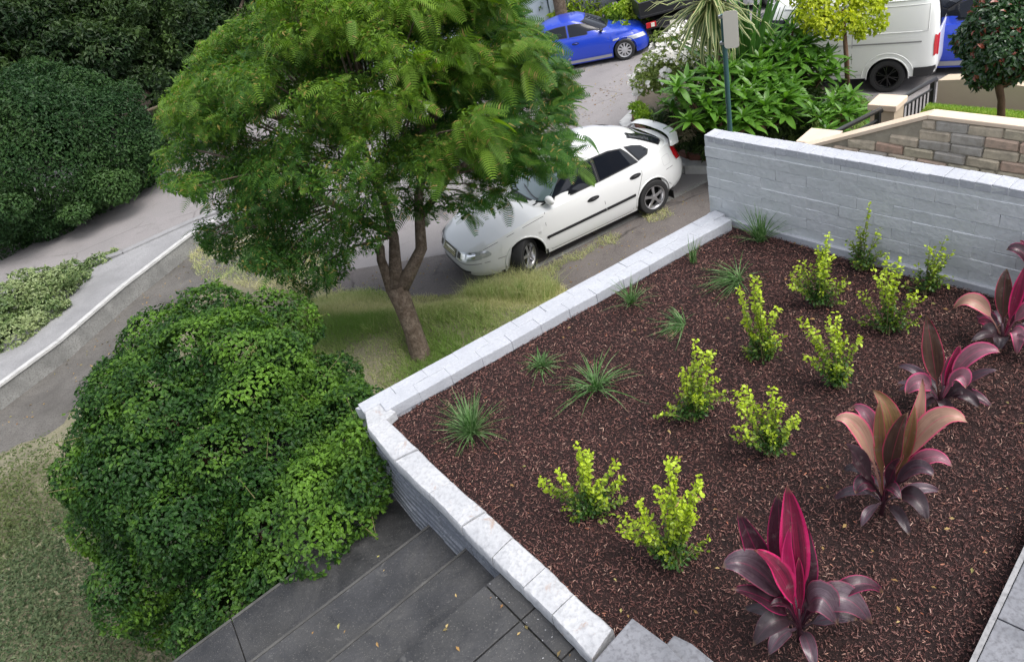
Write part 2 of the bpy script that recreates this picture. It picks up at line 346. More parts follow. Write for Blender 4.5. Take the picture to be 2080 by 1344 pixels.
# left: raised side road, concrete path and kerb
ZL = .33
def zsheet(name, pix, z, mat, depth=.3):
    mb = MB(); pts = [tuple(at(px, py, z)) for px, py in pix]; mb.prism([(p[0], p[1]) for p in pts], z-depth, z); o = mb.build(name, mat); o['kind'] = 'structure'; return o
zsheet('side_road', [(-300, 560), (0, 500), (100, 462), (260, 372), (400, 330), (520, 330), (520, 420), (392, 452), (250, 516), (120, 562), (-300, 700)], ZL-.10, M['street'], .22)
zsheet('concrete_path', [(392, 452), (520, 410), (520, 440), (383, 476), (250, 575), (120, 688), (0, 775), (-300, 985), (-300, 760), (0, 700), (150, 560), (250, 516)], ZL, M['concrete'], .32)
kr = MB()
for (a, b) in (((520, 400), (392, 449)), ((392, 449), (250, 513)), ((250, 513), (120, 559)), ((120, 559), (-300, 697))):
    p, q2 = at(*a, ZL), at(*b, ZL); d = (q2-p)/np.linalg.norm(q2-p); n = np.array([-d[1], d[0], 0])*.09; kr.prism([(p-n)[:2], (q2-n)[:2], (q2+n)[:2], (p+n)[:2]], ZL-.3, ZL+.035)
tag(kr.build('road_kerb', M['concrete']), kind='structure')
lw = thing('low_retaining_wall', 'low grey concrete retaining wall with a thin white painted top edge beside the left path', 'low wall', at(150, 680, 0))
wp = [(520, 398), (383, 478), (250, 580), (120, 692), (0, 780), (-300, 995)]
W3 = [at(*p, ZL+.05) for p in wp]; body = MB(); top = MB()
for i in range(len(W3)-1):
    p, q2 = W3[i], W3[i+1]; d = (q2-p)/np.linalg.norm(q2-p); n = np.array([-d[1], d[0], 0]); n *= (1 if n[0] > 0 else -1)
    body.prism([(p-n*.1)[:2], (q2-n*.1)[:2], (q2+n*.0)[:2], (p+n*.0)[:2]], -.02, ZL+.01); top.prism([(p-n*.085)[:2], (q2-n*.085)[:2], (q2+n*.02)[:2], (p+n*.02)[:2]], ZL+.012, ZL+.055)
body.build('wall_body', M['concrete_d'], lw); top.build('top_edge', M['whitepaint_kerb'], lw)

# ---------------------------------------------------------------- brick meshes
def brick_mesh(name, l, w, h, seed, bev=.006, jit=.0015, mat=None, front=(5, 2)):
    """bevelled block with a gently uneven face; length along x"""
    r = random.Random(seed); bm = bmesh.new(); bmesh.ops.create_cube(bm, size=1.0)
    for v in bm.verts: v.co = Vector((v.co.x*l, v.co.y*w, v.co.z*h))
    bmesh.ops.bevel(bm, geom=list(bm.edges), offset=bev, segments=1, affect='EDGES')
    for v in bm.verts: v.co += Vector((r.uniform(-1, 1), r.uniform(-1, 1), r.uniform(-1, 1)))*jit
    me = bpy.data.meshes.new(name); bm.to_mesh(me); bm.free()
    if mat: me.materials.append(mat)
    return me
def put(name, me, parent, loc, rz=0.0, tilt=0.0, rx=0.0):
    o = bpy.data.objects.new(name, me); COL.objects.link(o)
    L = root_loc(parent) if parent else (0, 0, 0); o.location = (loc[0]-L[0], loc[1]-L[1], loc[2]-L[2]); o.rotation_euler = (rx, tilt, rz); o.parent = parent; return o

# ---------------------------------------------------------------- garden bed
BZ = 3.05
A_ = at(1443, 430, 3.1); B_ = at(2000, 575, 3.1); WANG = angle(A_, B_); wd = np.array([math.cos(WANG), math.sin(WANG), 0]); wn = np.array([-wd[1], wd[0], 0])
if wn[0] < 0: wn = -wn                       # away from the bed
bedpoly = [at(770, 838, BZ)[:2], at(1462, 440, BZ)[:2], (A_+wn*.02)[:2], (A_+wd*3.6)[:2], (A_+wd*3.6-wn*1.0)[:2], at(2230, 780, BZ)[:2], at(1990, 1310, BZ)[:2], at(1900, 1700, BZ)[:2], at(1400, 1600, BZ)[:2], at(1215, 1300, BZ)[:2], at(1000, 1090, BZ)[:2], at(860, 930, BZ)[:2]]
sb = MB(); sb.prism(bedpoly, -.02, BZ-.03); tag(sb.build('garden_bed', M['soil']), kind='structure')
BP = np.array(bedpoly)
def bed_z(P):
    P3 = np.c_[P[:, 0], P[:, 1], np.zeros(len(P))]; return BZ-.006+.020*vnoise(P3, 3.2, 5)+.012*vnoise(P3, 13, 6)
lo, hi = BP.min(0), BP.max(0); xs = np.arange(lo[0], hi[0], .03); ys = np.arange(lo[1], hi[1], .03); X, Y = np.meshgrid(xs, ys, indexing='ij'); G = np.c_[X.ravel(), Y.ravel()]
ok = (dist_in(G, BP) > -.03).reshape(X.shape); idx = np.arange(X.size).reshape(X.shape); q = np.stack([idx[:-1, :-1], idx[1:, :-1], idx[1:, 1:], idx[:-1, 1:]], -1)
qok = ok[:-1, :-1] & ok[1:, :-1] & ok[1:, 1:] & ok[:-1, 1:]
np_mesh('bed_surface', np.c_[G, bed_z(G)-.01], q[qok], M['soil'], smooth=True, kind='structure')
# wood chips
M['chip'] = island_mat('mulch_chips', [(0, (.026, .010, .009)), (.25, (.065, .026, .023)), (.60, (.120, .050, .043)), (.85, (.185, .085, .070)), (.95, (.27, .145, .115)), (.99, (.42, .28, .22)), (1, (.45, .15, .08))], .6, .35)
n = 240000; C = np.c_[RNG.uniform(lo[0], hi[0], n), RNG.uniform(lo[1], hi[1], n)]; C = C[dist_in(C, BP) > .0]; px_ = to_px(np.c_[C, np.full(len(C), BZ)])
C = C[(px_[:, 0] > -40) & (px_[:, 0] < 2120) & (px_[:, 1] < 1390)]; n = len(C)
ct = np.array([(-.5, -.13, 0), (-.5, .13, 0), (.5, -.10, 0), (.5, .10, 0), (-.42, 0, .14), (.4, .02, .11)])
cf = np.array([(0, 2, 4), (2, 5, 4), (1, 4, 3), (4, 5, 3), (0, 4, 1), (2, 3, 5)])
nn = nrm(np.c_[RNG.normal(size=(n, 2))*.65, np.ones(n)]); tt = nrm(np.c_[RNG.normal(size=(n, 2)), RNG.normal(size=n)*.35])
fr = frames(nn, tt); fr = fr[:, :, [1, 0, 2]]; fr[:, :, 1] *= -1
S = .005+.016*RNG.random(n)**2.4; P = np.c_[C, bed_z(C)-.004+.010*RNG.random(n)]
V, F, _ = scatter(ct, cf, P, fr, S); np_mesh('bark_mulch', V, F, M['chip'], kind='stuff')

# ---------------------------------------------------------------- front low wall (towards the street)
CZ = 3.13
Oa, Ob = at(735, 822, CZ), at(1441, 430, CZ); Ia, Ib = at(790, 832, CZ), at(1482, 449, CZ)
fw = thing('low_brick_wall', 'low painted brick wall with pale grey coping between the mulch bed and the street', 'low wall', ((Oa+Ob)/2)*np.array([1, 1, 0]))
mid0, mid1 = (Oa+Ia)/2, (Ob+Ib)/2; fd = (Ib-Ia); fd[2] = 0; fL = np.linalg.norm(fd); fd /= fL; fn = np.array([-fd[1], fd[0], 0]); fn *= (1 if fn[1] > 0 else -1)
wid = abs((Oa-Ia)@fn)*.5+abs((Ob-Ib)@fn)*.5
cb = MB(); q0 = Ia; L0 = fL+.03; cb.prism([(q0+fn*.012-fd*.05)[:2], (q0+fd*L0+fn*.012)[:2], (q0+fd*L0+fn*(wid-.012))[:2], (q0+fn*(wid-.012)-fd*.17)[:2]], 0, CZ-.008)
cb.build('wall_core', M['paint_cap'], fw)
bms = [brick_mesh('coping_brick', .2416, wid/2, .078, 50+k, .0026, .0020, M['paint_cap']) for k in range(5)]
nb = int(L0/.242)+1; fa = math.atan2(fd[1], fd[0])
for row in range(2):
    for i in range(-1, nb+1):
        s0 = i*.242+(.12 if row else .0)+.10
        if s0 > L0-.02 or (row == 0 and s0 < -.02) or s0 < -.2: continue
        c = Ia+fd*s0+fn*(wid*(.25+.5*row)); put('coping_brick', random.choice(bms), fw, (c[0], c[1], CZ-.034+random.uniform(-.0025, .0025)), fa+random.uniform(-.006, .006))
# ---------------------------------------------------------------- left wall beside the steps
lwall = thing('side_brick_wall', 'painted low brick wall with chipped white coping beside the dark stone steps', 'low wall', at(950, 1060, 0))
inn = [(785, 851), (850, 912), (918, 978), (987, 1038), (1043, 1089), (1110, 1150), (1166, 1206), (1246, 1276)]
out = [(744, 868), (800, 936), (869, 1003), (936, 1070), (998, 1133), (1062, 1194), (1120, 1250), (1203, 1340)]
I3 = [at(*p, CZ) for p in inn]; O3_ = [at(*p, CZ) for p in out]
for i in range(len(I3)-1):
    bm = MB(); r = random.Random(i); jz = r.uniform(-.004, .004); K = 6; gi = []
    e = .004; rows_t = []
    for k in range(K+1):
        t = (k+(.08 if k == 0 else -.08 if k == K else 0))/K; a = I3[i]*(1-t)+I3[i+1]*t; b = O3_[i]*(1-t)+O3_[i+1]*t
        jj = (a-b)/np.linalg.norm(a-b)
        a = a+jj*r.uniform(-.003, .002); b = b-jj*r.uniform(-.003, .002)
        col = []
        for (w_, zz) in ((-.02, -.075), (-.004, -.012), (.05, .0), (.5, .003), (.95, .0), (1.004, -.012), (1.02, -.075)):
            p = a*(1-w_)+b*w_; p = p+np.array([0, 0, zz+jz+r.uniform(-.0018, .0018)]); col.append(p)
        rows_t.append(col)
    Gd = np.array(rows_t); bm.grid(Gd); n7 = 7
    bm.f += [tuple(range(n7))[::-1], tuple(K*n7+k for k in range(n7))]; bm.m += [0, 0]
    bm.build('coping_stone', M['paint_rough'], lwall, smooth=True, sharp=50)
cf_ = MB(); cf_.prism([at(*p, CZ)[:2] for p in ((738, 823), (752, 812), (803, 834), (786, 849), (746, 866))], CZ-.07, CZ-.003); cf_.build('corner_coping', M['paint_rough'], lwall, bevel=.005)
# body and ridged courses of the face
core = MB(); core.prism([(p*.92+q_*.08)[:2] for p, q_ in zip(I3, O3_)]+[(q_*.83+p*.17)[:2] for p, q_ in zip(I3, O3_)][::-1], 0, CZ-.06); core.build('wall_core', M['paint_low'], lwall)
pitch = .052
for c_ in range(10):
    z = CZ-.098-c_*pitch; off = .11*(c_ % 2); ln = 0.0
    for i in range(len(O3_)-1):
        p, q_ = O3_[i], O3_[i+1]; seg = np.linalg.norm(q_-p); ninn = (I3[i]-p); ninn[2] = 0; ninn /= np.linalg.norm(ninn); n_b = max(1, int(round(seg/.225)))
        for k in range(n_b):
            t0, t1 = (k+.01)/n_b, (k+.99)/n_b; a = p*(1-t0)+q_*t0; b = p*(1-t1)+q_*t1; j = random.uniform(-.004, .004)
            if z < 2.45: continue
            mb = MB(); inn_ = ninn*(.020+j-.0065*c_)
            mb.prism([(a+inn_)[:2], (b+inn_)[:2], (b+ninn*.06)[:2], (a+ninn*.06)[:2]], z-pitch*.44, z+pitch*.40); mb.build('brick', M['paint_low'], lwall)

# ---------------------------------------------------------------- boundary wall, painted grey
TZ = 3.742
pw = thing('boundary_wall', 'tall pale grey painted brick wall along the right edge of the mulch bed', 'brick wall', (A_[0], A_[1], 0))
cr = MB(); LW = 3.9
cr.prism([(A_+wn*.010+wd*.012)[:2], (A_+wd*LW+wn*.010)[:2], (A_+wd*LW+wn*.118)[:2], (A_+wn*.118+wd*.012)[:2]], 0, TZ-.03); cr.build('wall_core', M['paint_wall'], pw)
NC = 8; ch = (TZ-.0-(3.08))/NC; wb = [brick_mesh('brick', .2421, .03, ch-.0004, 90+k, .0022, .0020, M['paint_wall']) for k in range(9)]; hb = [brick_mesh('brick', .1202, .03, ch-.0012, 120+k, .0035, .0030, M['paint_wall']) for k in range(3)]
for c_ in range(NC):
    z = 3.08+ch*(c_+.5)
    if c_ == NC-1: z -= .006
    s0 = 0.0 if c_ % 2 == 0 else -.121; co_ = random.uniform(-.003, .004)
    while s0 < LW-.2:
        cs = s0+.12; me = random.choice(wb)
        if s0 < -.01: cs = .0605; me = random.choice(hb)
        p = A_+wd*cs+wn*(.012+co_+random.uniform(-.001, .0012)); put('brick', me, pw, (p[0], p[1], z+random.uniform(-.0015, .0015)), WANG+random.uniform(-.008, .008), 0, random.uniform(-.03, .03)); s0 += .242
cp = [brick_mesh('coping_brick', .0862, .128, .05, 150+k, .0028, .0016, M['paint_cap']) for k in range(5)]
s0 = .043
while s0 < LW:
    p = A_+wd*s0+wn*.063; put('coping_brick', random.choice(cp), pw, (p[0], p[1], TZ-.020+random.uniform(-.002, .002)), WANG+random.uniform(-.01, .01)); s0 += .0865
fl_ = MB(); fl_.prism([(A_-wn*.03-wd*.01)[:2], (A_+wd*LW-wn*.03)[:2], (A_+wd*LW+wn*.008)[:2], (A_+wn*.008-wd*.01)[:2]], 2.95, 3.092); fl_.build('plinth', M['paint_cap'], pw, bevel=.004)

# ---------------------------------------------------------------- dark steps and landing, bottom
st = thing('stone_steps', 'dark slate tiled steps and landing at the foot of the side wall', 'steps', at(850, 1200, 0))
lines = [((1010, 1166), (797, 1344), 3.05), ((936, 1123), (700, 1315), 2.885), ((872, 1067), (700, 1198), 2.73), ((815, 1003), (640, 1132), 2.575)]
LN = []
for (r_, l_, z) in lines:
    p, q_ = at(*r_, z), at(*l_, z); d = (q_-p)/np.linalg.norm(q_-p); LN.append([p-d*.12, p+d*2.6, z])
dv = LN[3][0]-LN[2][0]; dv2 = LN[3][1]-LN[2][1]
for k in range(6):
    LN.append([LN[-1][0]+np.array([dv[0], dv[1], -.155]), LN[-1][1]+np.array([dv2[0], dv2[1], -.155]), LN[-1][2]-.155])
for k in range(1, len(LN)):
    a, b = LN[k-1], LN[k]; z = b[2]; sbm = MB(); tt_ = 1 if k < 4 else .35; sbm.prism([a[0][:2], (a[0]+(a[1]-a[0])*tt_)[:2], (b[0]+(b[1]-b[0])*tt_)[:2], b[0][:2]], .0-.02, z-.022); sbm.build('step', M['grout'], st)
    n_ = 2
    for j in range(n_):
        t0, t1 = j/n_+.0012, (j+1)/n_-.0012; g_ = .008 if k < 5 else 0
        def lp(t, u): t = t*(1 if k < 4 else .35); p = (a[0]*(1-t)+a[1]*t)*(1-u)+(b[0]*(1-t)+b[1]*t)*u; return (p[0], p[1])
        tl = MB(); tl.prism([lp(t0, .02), lp(t1, .02), lp(t1, .975), lp(t0, .975)], z-.021, z); tl.build('tile', M['tile'], st, bevel=.002)
        ns = MB(); ns.prism([lp(t0, .982), lp(t1, .982), lp(t1, 1.02), lp(t0, 1.02)], z-.03, z+.001); ns.build('nosing', M['grout'], st)
def clip(poly, p, n):                        # keep the part of a plan polygon on the side n points to
    o = []; m = len(poly)
    for i in range(m):
        a, b = np.array(poly[i][:2]), np.array(poly[(i+1) % m][:2]); da, db = (a-p[:2])@n[:2], (b-p[:2])@n[:2]
        if da >= 0: o.append(a)
        if (da > 0) != (db > 0) and abs(da-db) > 1e-9: o.append(a+(b-a)*da/(da-db))
    return o
wl = O3_[-1]-O3_[0]; wl /= np.linalg.norm(wl); wln = np.array([wl[1], -wl[0], 0]); wln *= (1 if wln[0] < 0 else -1); wlp = O3_[3]-wln*.07
u_ = LN[0][1]-LN[0][0]; u_ /= np.linalg.norm(u_); v_ = np.array([-u_[1], u_[0], 0]); v_ *= (1 if v_[1] < 0 else -1)
lb = MB(); o_ = LN[0][0]; lb.prism(clip([(o_-u_*1.2)[:2], (o_+u_*2.6)[:2], (o_+u_*2.6+v_*2.6)[:2], (o_-u_*1.2+v_*2.6)[:2]], wlp, wln), -.02, 3.05-.02); lb.build('landing', M['grout'], st)
tv = abs((at(961, 1344, 3.05)-o_)@v_); ju = (at(992, 1194, 3.05)-o_)@u_; tw = .62
for r_ in range(4):
    for c_ in range(-3, 5):
        u0 = ju+(c_*tw)+(0 if r_ % 2 == 0 else .0); mb = MB(); g_ = .0045
        if u0 > 2.0: continue
        pc = clip([(o_+u_*(u0+g_)+v_*(r_*tv+g_))[:2], (o_+u_*(u0+tw-g_)+v_*(r_*tv+g_))[:2], (o_+u_*(u0+tw-g_)+v_*((r_+1)*tv-g_))[:2], (o_+u_*(u0+g_)+v_*((r_+1)*tv-g_))[:2]], wlp, wln)
        if len(pc) < 3: continue
        mb.prism(pc, 3.02, 3.05)
        mb.build('tile', M['tile'], st, bevel=.002)

# grey slabs at the bottom edge and paving on the right
sl1 = MB(); sl1.prism([at(1284, 1254, 3.17)[:2], at(1354, 1306, 3.17)[:2], at(1500, 1460, 3.17)[:2], at(1120, 1460, 3.17)[:2], at(1205, 1344, 3.17)[:2]], 3.09, 3.17)
tag(sl1.build('stone_slab', M['slab'], bevel=.004), 'square cornered grey stone slab lying over the bottom end of the white coping', 'stone slab')
sl2 = MB(); sl2.prism([at(1369, 1288, 3.15)[:2], at(1406, 1306, 3.15)[:2], at(1462, 1352, 3.15)[:2], at(1540, 1450, 3.15)[:2], at(1400, 1400, 3.15)[:2], at(1352, 1308, 3.15)[:2]], 3.04, 3.15)
tag(sl2.build('stone_slab', M['slab'], bevel=.006), 'grey stone slab with a clipped corner at the very bottom of the mulch bed', 'stone slab')
pv = thing('paving_edge', 'blue grey stone paving along the lower right edge of the mulch bed', 'paving', at(2060, 1300, 3.0))
e0, e1 = at(1968, 1344, 3.13), at(2080, 1108, 3.13); ed = (e1-e0)/np.linalg.norm(e1-e0); en = np.array([ed[1], -ed[0], 0]); en *= (1 if en[0] > 0 else -1)
jt = (at(2030, 1256, 3.13)-e0)@ed
for k in range(-2, 4):
    for j in range(2):
        s0, s1 = jt+k*.45+.003, jt+(k+1)*.45-.003; mb = MB(); mb.prism([(e0+ed*s0+en*(.022+j*.4))[:2], (e0+ed*s1+en*(.022+j*.4))[:2], (e0+ed*s1+en*(.415+j*.4))[:2], (e0+ed*s0+en*(.415+j*.4))[:2]], 3.09, 3.13)
        mb.build('paver', M['slab'], pv, bevel=.003)
ek = MB(); ek.prism([(e0-ed*1)[:2], (e0+ed*2)[:2], (e0+ed*2+en*.019)[:2], (e0-ed*1+en*.019)[:2]], 2.95, 3.127); ek.build('edging', M['concrete'], pv)
bs = MB(); bs.prism([(e0-ed*1+en*.02)[:2], (e0+ed*2+en*.02)[:2], (e0+ed*2+en*.9)[:2], (e0-ed*1+en*.9)[:2]], 0, 3.085); bs.build('base', M['concrete_d'], pv)

# ================================================================ vegetation
M['box'] = leaf_mat('box_leaves', (.024, .075, .014), (.055, .13, .018), (.42, .54, .030), .35, .38, .45)
M['stem'] = flat('green_brown_stem', (.16, .14, .06), .7)
M['blade'] = leaf_mat('blade_leaves', (.028, .090, .018), (.070, .165, .035), (.24, .34, .17), .35, .5, .25)
def shrub(base, tips, label, n_per=3, dens=1.0, young=1.0, size=.0225):
    b = at(*base, BZ); t = thing('box_shrub', label, 'shrub', b, group='young shrubs planted in the mulch bed'); r = np.random.default_rng(int(base[0]*7+base[1]))
    P = []; Nn = []; T = []; st_ = MB()
    for (x, y) in tips+[(base[0]+r.uniform(-30, 30), base[1]-r.uniform(15, 60)) for _ in range(5)]:
        e = vface(x, y, b, r.uniform(-.07, .07))
        if e[2] < BZ+.04: e = at(x, y, BZ+.04+.02*r.random())
        for j in range(n_per if r.random() < .6 else n_per-1):
            en = e+r.normal(size=3)*(.010 if j == 0 else .026)-np.array([0, 0, (0 if j == 0 else abs(r.normal())*.035)]); b0 = b+np.array([r.normal()*.012, r.normal()*.012, -.01])
            L = np.linalg.norm(en-b0); ctrl = b0+(en-b0)*.45+np.array([0, 0, .10*L]); k = max(4, int(L/.0115*dens)); tt_ = np.linspace(.22, 1, k)
            pts = (1-tt_[:, None])**2*b0+2*((1-tt_)*tt_)[:, None]*ctrl+tt_[:, None]**2*en
            ts = np.linspace(0, 1, 5); sp = (1-ts[:, None])**2*b0+2*((1-ts)*ts)[:, None]*ctrl+ts[:, None]**2*en
            st_.tube(sp, [.0032, .0028, .0022, .0016, .0009], 4)
            for q in range(2):
                P.append(pts+r.normal(size=(k, 3))*.006); h = (en-b0)/L; d = nrm(np.cross(h, r.normal(size=(k, 3)))); Nn.append(nrm(d*.9+h*.7)); hgt = np.clip((pts[:, 2]-BZ)/.30, 0, 1)
                T.append(np.clip(young*(tt_**1.6*.75+hgt*.65-.42)+r.normal(size=k)*.15, 0, 1))
    k = int(130*dens); d = nrm(r.normal(size=(k, 3))*np.array([1, 1, .8])); P.append(b+np.array([0, 0, .075])+d*np.array([.075, .075, .07])*(r.random((k, 1))**.5)); Nn.append(nrm(d+np.array([0, 0, .3]))); T.append(np.clip(r.normal(size=k)*.08, 0, .3))
    P = np.concatenate(P); Nn = np.concatenate(Nn); T = np.concatenate(T); ok = P[:, 2] > BZ+.004; P, Nn, T = P[ok], Nn[ok], T[ok]; n = len(P)
    up = nrm(np.array([0, 0, .8])+r.normal(size=(n, 3))*.55+Nn*.3); tv_, tf_ = leaf6_t(.62, .08, .10); V, F, TT = scatter(tv_, tf_, P, frames(up, Nn), size*(.65+.6*r.random(n)), T)
    np_mesh('foliage', V, F, M['box'], t, TT); st_.build('stems', M['stem'], t); return t
SH = [((1195, 1045), [(1170, 905), (1192, 935), (1092, 970), (1105, 995), (1140, 955), (1210, 955), (1247, 935), (1256, 975), (1262, 1012), (1150, 1035), (1225, 1040), (1170, 970)], 'wide bushy lime green shrub nearest the white coping of the side wall'),
 ((1370, 1145), [(1355, 940), (1342, 978), (1425, 990), (1405, 1025), (1310, 1015), (1272, 1045), (1262, 1082), (1300, 1060), (1428, 1112), (1325, 1120), (1385, 1005), (1360, 1040)], 'tall spiky lime shrub left of the dark red plant with crimson leaves'),
 ((1568, 918), [(1512, 786), (1485, 812), (1575, 792), (1592, 822), (1605, 850), (1505, 862), (1540, 830), (1503, 885), (1600, 885)], 'lime shrub between the spiky grass row and the bronze leaved plant'),
 ((1408, 848), [(1410, 700), (1438, 716), (1385, 742), (1450, 748), (1430, 775), (1350, 822), (1465, 800), (1362, 845), (1400, 740)], 'lime shrub with a tall leaning top right of the largest arching grass tuft'),
 ((1702, 782), [(1702, 638), (1645, 650), (1738, 682), (1662, 692), (1720, 682), (1652, 722), (1727, 738), (1690, 665)], 'upright pale green shrub left of the pink edged dark plant'),
 ((1548, 728), [(1525, 562), (1502, 588), (1505, 650), (1576, 625), (1507, 702), (1545, 642), (1562, 692), (1575, 705), (1530, 600)], 'tall narrow column of lime leaves in the middle of the mulch bed'),
 ((1662, 618), [(1685, 478), (1660, 502), (1635, 522), (1610, 547), (1692, 522), (1715, 567), (1620, 582), (1705, 592), (1668, 530)], 'fan shaped lime shrub with a thin tall shoot behind the narrow column shrub'),
 ((1750, 545), [(1765, 415), (1725, 482), (1790, 470), (1748, 462), (1778, 522), (1730, 522)], 'small pointed green shrub standing against the grey wall'),
 ((1803, 672), [(1798, 520), (1828, 522), (1772, 552), (1742, 592), (1862, 602), (1752, 642), (1850, 652), (1815, 560), (1845, 592)], 'broad sprawling yellow green shrub nearest the right hand pink leaved plant'),
 ((1880, 592), [(1912, 485), (1890, 492), (1935, 512), (1855, 567), (1936, 562), (1902, 522), (1868, 545)], 'small sparse green shrub by the grey wall, last in the back row')]
for i, (b, tp, lb_) in enumerate(SH): shrub(b, tp, lb_, n_per=3, young=[1.0, 1.12, 1.05, 1.0, .95, 1.1, 1.0, .82, .95, .82][i], dens=[.85, .8, .72, .8, .65, .8, .75, .6, .65, .55][i])

def blades(n, L, w, elev, r, lean=(0, 0), seg=5, droop=1.0):
    """arching tapered leaf blades from one crown"""
    Vs = []; Fs = []; T = []; k = 0
    for i in range(n):
        az = r.uniform(0, 2*math.pi); el = R(r.uniform(*elev)); l = L*r.uniform(.55, 1.1); d = np.array([math.cos(az)*math.cos(el)+lean[0], math.sin(az)*math.cos(el)+lean[1], math.sin(el)]); d /= np.linalg.norm(d)
        hz = np.array([d[0], d[1], 0]); hz /= max(np.linalg.norm(hz), 1e-6); side = np.array([-hz[1], hz[0], 0]); p0 = np.array([r.normal()*.012, r.normal()*.012, 0]); dr = droop*r.uniform(.5, 1.3)
        for s in range(seg+1):
            t = s/seg; p = p0+d*l*t+np.array([0, 0, -1])*l*dr*.55*t*t+hz*l*.14*t*t; p[2] = max(p[2], .004); ww = w*(1-t**2.2)*(.55+.45*min(1, t*4))*.5
            Vs += [p-side*ww, p+side*ww]
        for s in range(seg): Fs.append((k+2*s, k+2*s+1, k+2*s+3, k+2*s+2)); T.append(min(1, max(0, r.normal()*.28+.25)))
        k += 2*(seg+1)
    return np.array(Vs), np.array(Fs), np.array(T)
TU = [((960, 880), 150, .27, .0065, (30, 85), (0, 0), .55, 'dense dark green grass tuft nearest the corner of the low walls'),
 ((1100, 745), 70, .17, .0065, (15, 80), (0, 0), .8, 'small spreading grass tuft close to the low wall, left of the largest tuft'),
 ((1213, 790), 62, .30, .0080, (20, 82), (-.10, 0), 1.0, 'largest arching grass tuft with long pale drooping blades'),
 ((1282, 618), 55, .24, .0065, (35, 85), (0, 0), .7, 'upright bright green grass tuft leaning over the front coping'),
 ((1388, 660), 44, .20, .0065, (5, 55), (-.75, .25), .8, 'flat grass tuft lying over to one side in the mulch'),
 ((1408, 535), 26, .20, .0065, (65, 88), (0, 0), .2, 'thin upright grass tuft by the front coping near the tall wall'),
 ((1502, 572), 70, .28, .0065, (15, 75), (-.55, .1), .9, 'grass tuft leaning sideways with silvery blades behind the narrow column shrub'),
 ((1545, 490), 85, .29, .0070, (40, 86), (0, 0), .5, 'tall green grass tuft in the corner under the grey wall')]
for (bp, n, L, w, el, ln, dr, lb_) in TU:
    L *= 1.14; n = int(n*1.25); b = at(*bp, BZ+.005); r = np.random.default_rng(bp[0]); V, F, T = blades(n, L, w, el, r, ln, 6, dr)
    o = np_mesh('grass_tuft', V, F, M['blade'], None, T); o.location = tuple(b); tag(o, lb_, 'grass tuft', 'strappy grass tufts along the front of the bed')

# ---------------------------------------------------------------- cordylines: every leaf a part
def cord_mat(name, base, dark, edge, rough=.28, edgew=.80, streak=40):
    m, t, b, o = new_mat(name); u = N(t, 'ShaderNodeAttribute', attribute_name='u'); v = N(t, 'ShaderNodeAttribute', attribute_name='v')
    cx = N(t, 'ShaderNodeCombineXYZ'); ml = N(t, 'ShaderNodeMath', operation='MULTIPLY'); ml.inputs[1].default_value = streak*.25; t.links.new(u.outputs['Fac'], ml.inputs[0]); t.links.new(ml.outputs[0], cx.inputs[0]); t.links.new(v.outputs['Fac'], cx.inputs[1])
    oi = N(t, 'ShaderNodeObjectInfo'); t.links.new(oi.outputs['Random'], cx.inputs[2]); nz = noise_n(t, 2.6, 4, .6, cx.outputs[0])
    c = mixc(t, ramp(t, nz.outputs[0], [(.36, (0, 0, 0)), (.66, (1, 1, 1))]).outputs[0], base, dark)
    ab = N(t, 'ShaderNodeMath', operation='ABSOLUTE'); t.links.new(u.outputs['Fac'], ab.inputs[0]); er = ramp(t, ab.outputs[0], [(edgew, (0, 0, 0)), (min(1, edgew+.13), (1, 1, 1))])
    c = mixc(t, er.outputs[0], c, edge); mr = ramp(t, ab.outputs[0], [(.0, (.5, .5, .5)), (.06, (0, 0, 0))]); c = mixc(t, mr.outputs[0], c, edge)
    gd = N(t, 'ShaderNodeNewGeometry'); nd_ = noise_n(t, 18, 6, .7, gd.outputs['Position'], .4); c = mixc(t, ramp(t, nd_.outputs[0], [(.56, (0, 0, 0)), (.72, (.35, .35, .35))]).outputs[0], c, (.26, .21, .20)); vt = ramp(t, v.outputs['Fac'], [(.93, (0, 0, 0)), (.99, (.8, .8, .8))]); c = mixc(t, vt.outputs[0], c, (.20, .12, .07))
    t.links.new(c, b.inputs['Base Color']); b.inputs['Specular IOR Level'].default_value = .6; b.inputs['Coat Weight'].default_value = .12; b.inputs['Coat Roughness'].default_value = .3; gq = N(t, 'ShaderNodeNewGeometry'); nq = noise_n(t, 45, 4, .6, gq.outputs['Position']); mq = N(t, 'ShaderNodeMapRange'); mq.inputs[3].default_value = rough-.06; mq.inputs[4].default_value = rough+.40; t.links.new(nq.outputs[0], mq.inputs[0]); t.links.new(mq.outputs[0], b.inputs['Roughness'])
    g2 = N(t, 'ShaderNodeNewGeometry'); n2 = noise_n(t, 26, 3, .5, g2.outputs['Position']); bump(t, b, n2.outputs[0], .45, .006)
    tl = N(t, 'ShaderNodeBsdfTranslucent'); h = N(t, 'ShaderNodeHueSaturation'); h.inputs['Value'].default_value = 1.8; t.links.new(c, h.inputs['Color']); t.links.new(h.outputs[0], tl.inputs[0])
    ms = N(t, 'ShaderNodeMixShader'); ms.inputs[0].default_value = .16; t.links.new(b.outputs[0], ms.inputs[1]); t.links.new(tl.outputs[0], ms.inputs[2]); t.links.new(ms.outputs[0], o.inputs[0]); return m
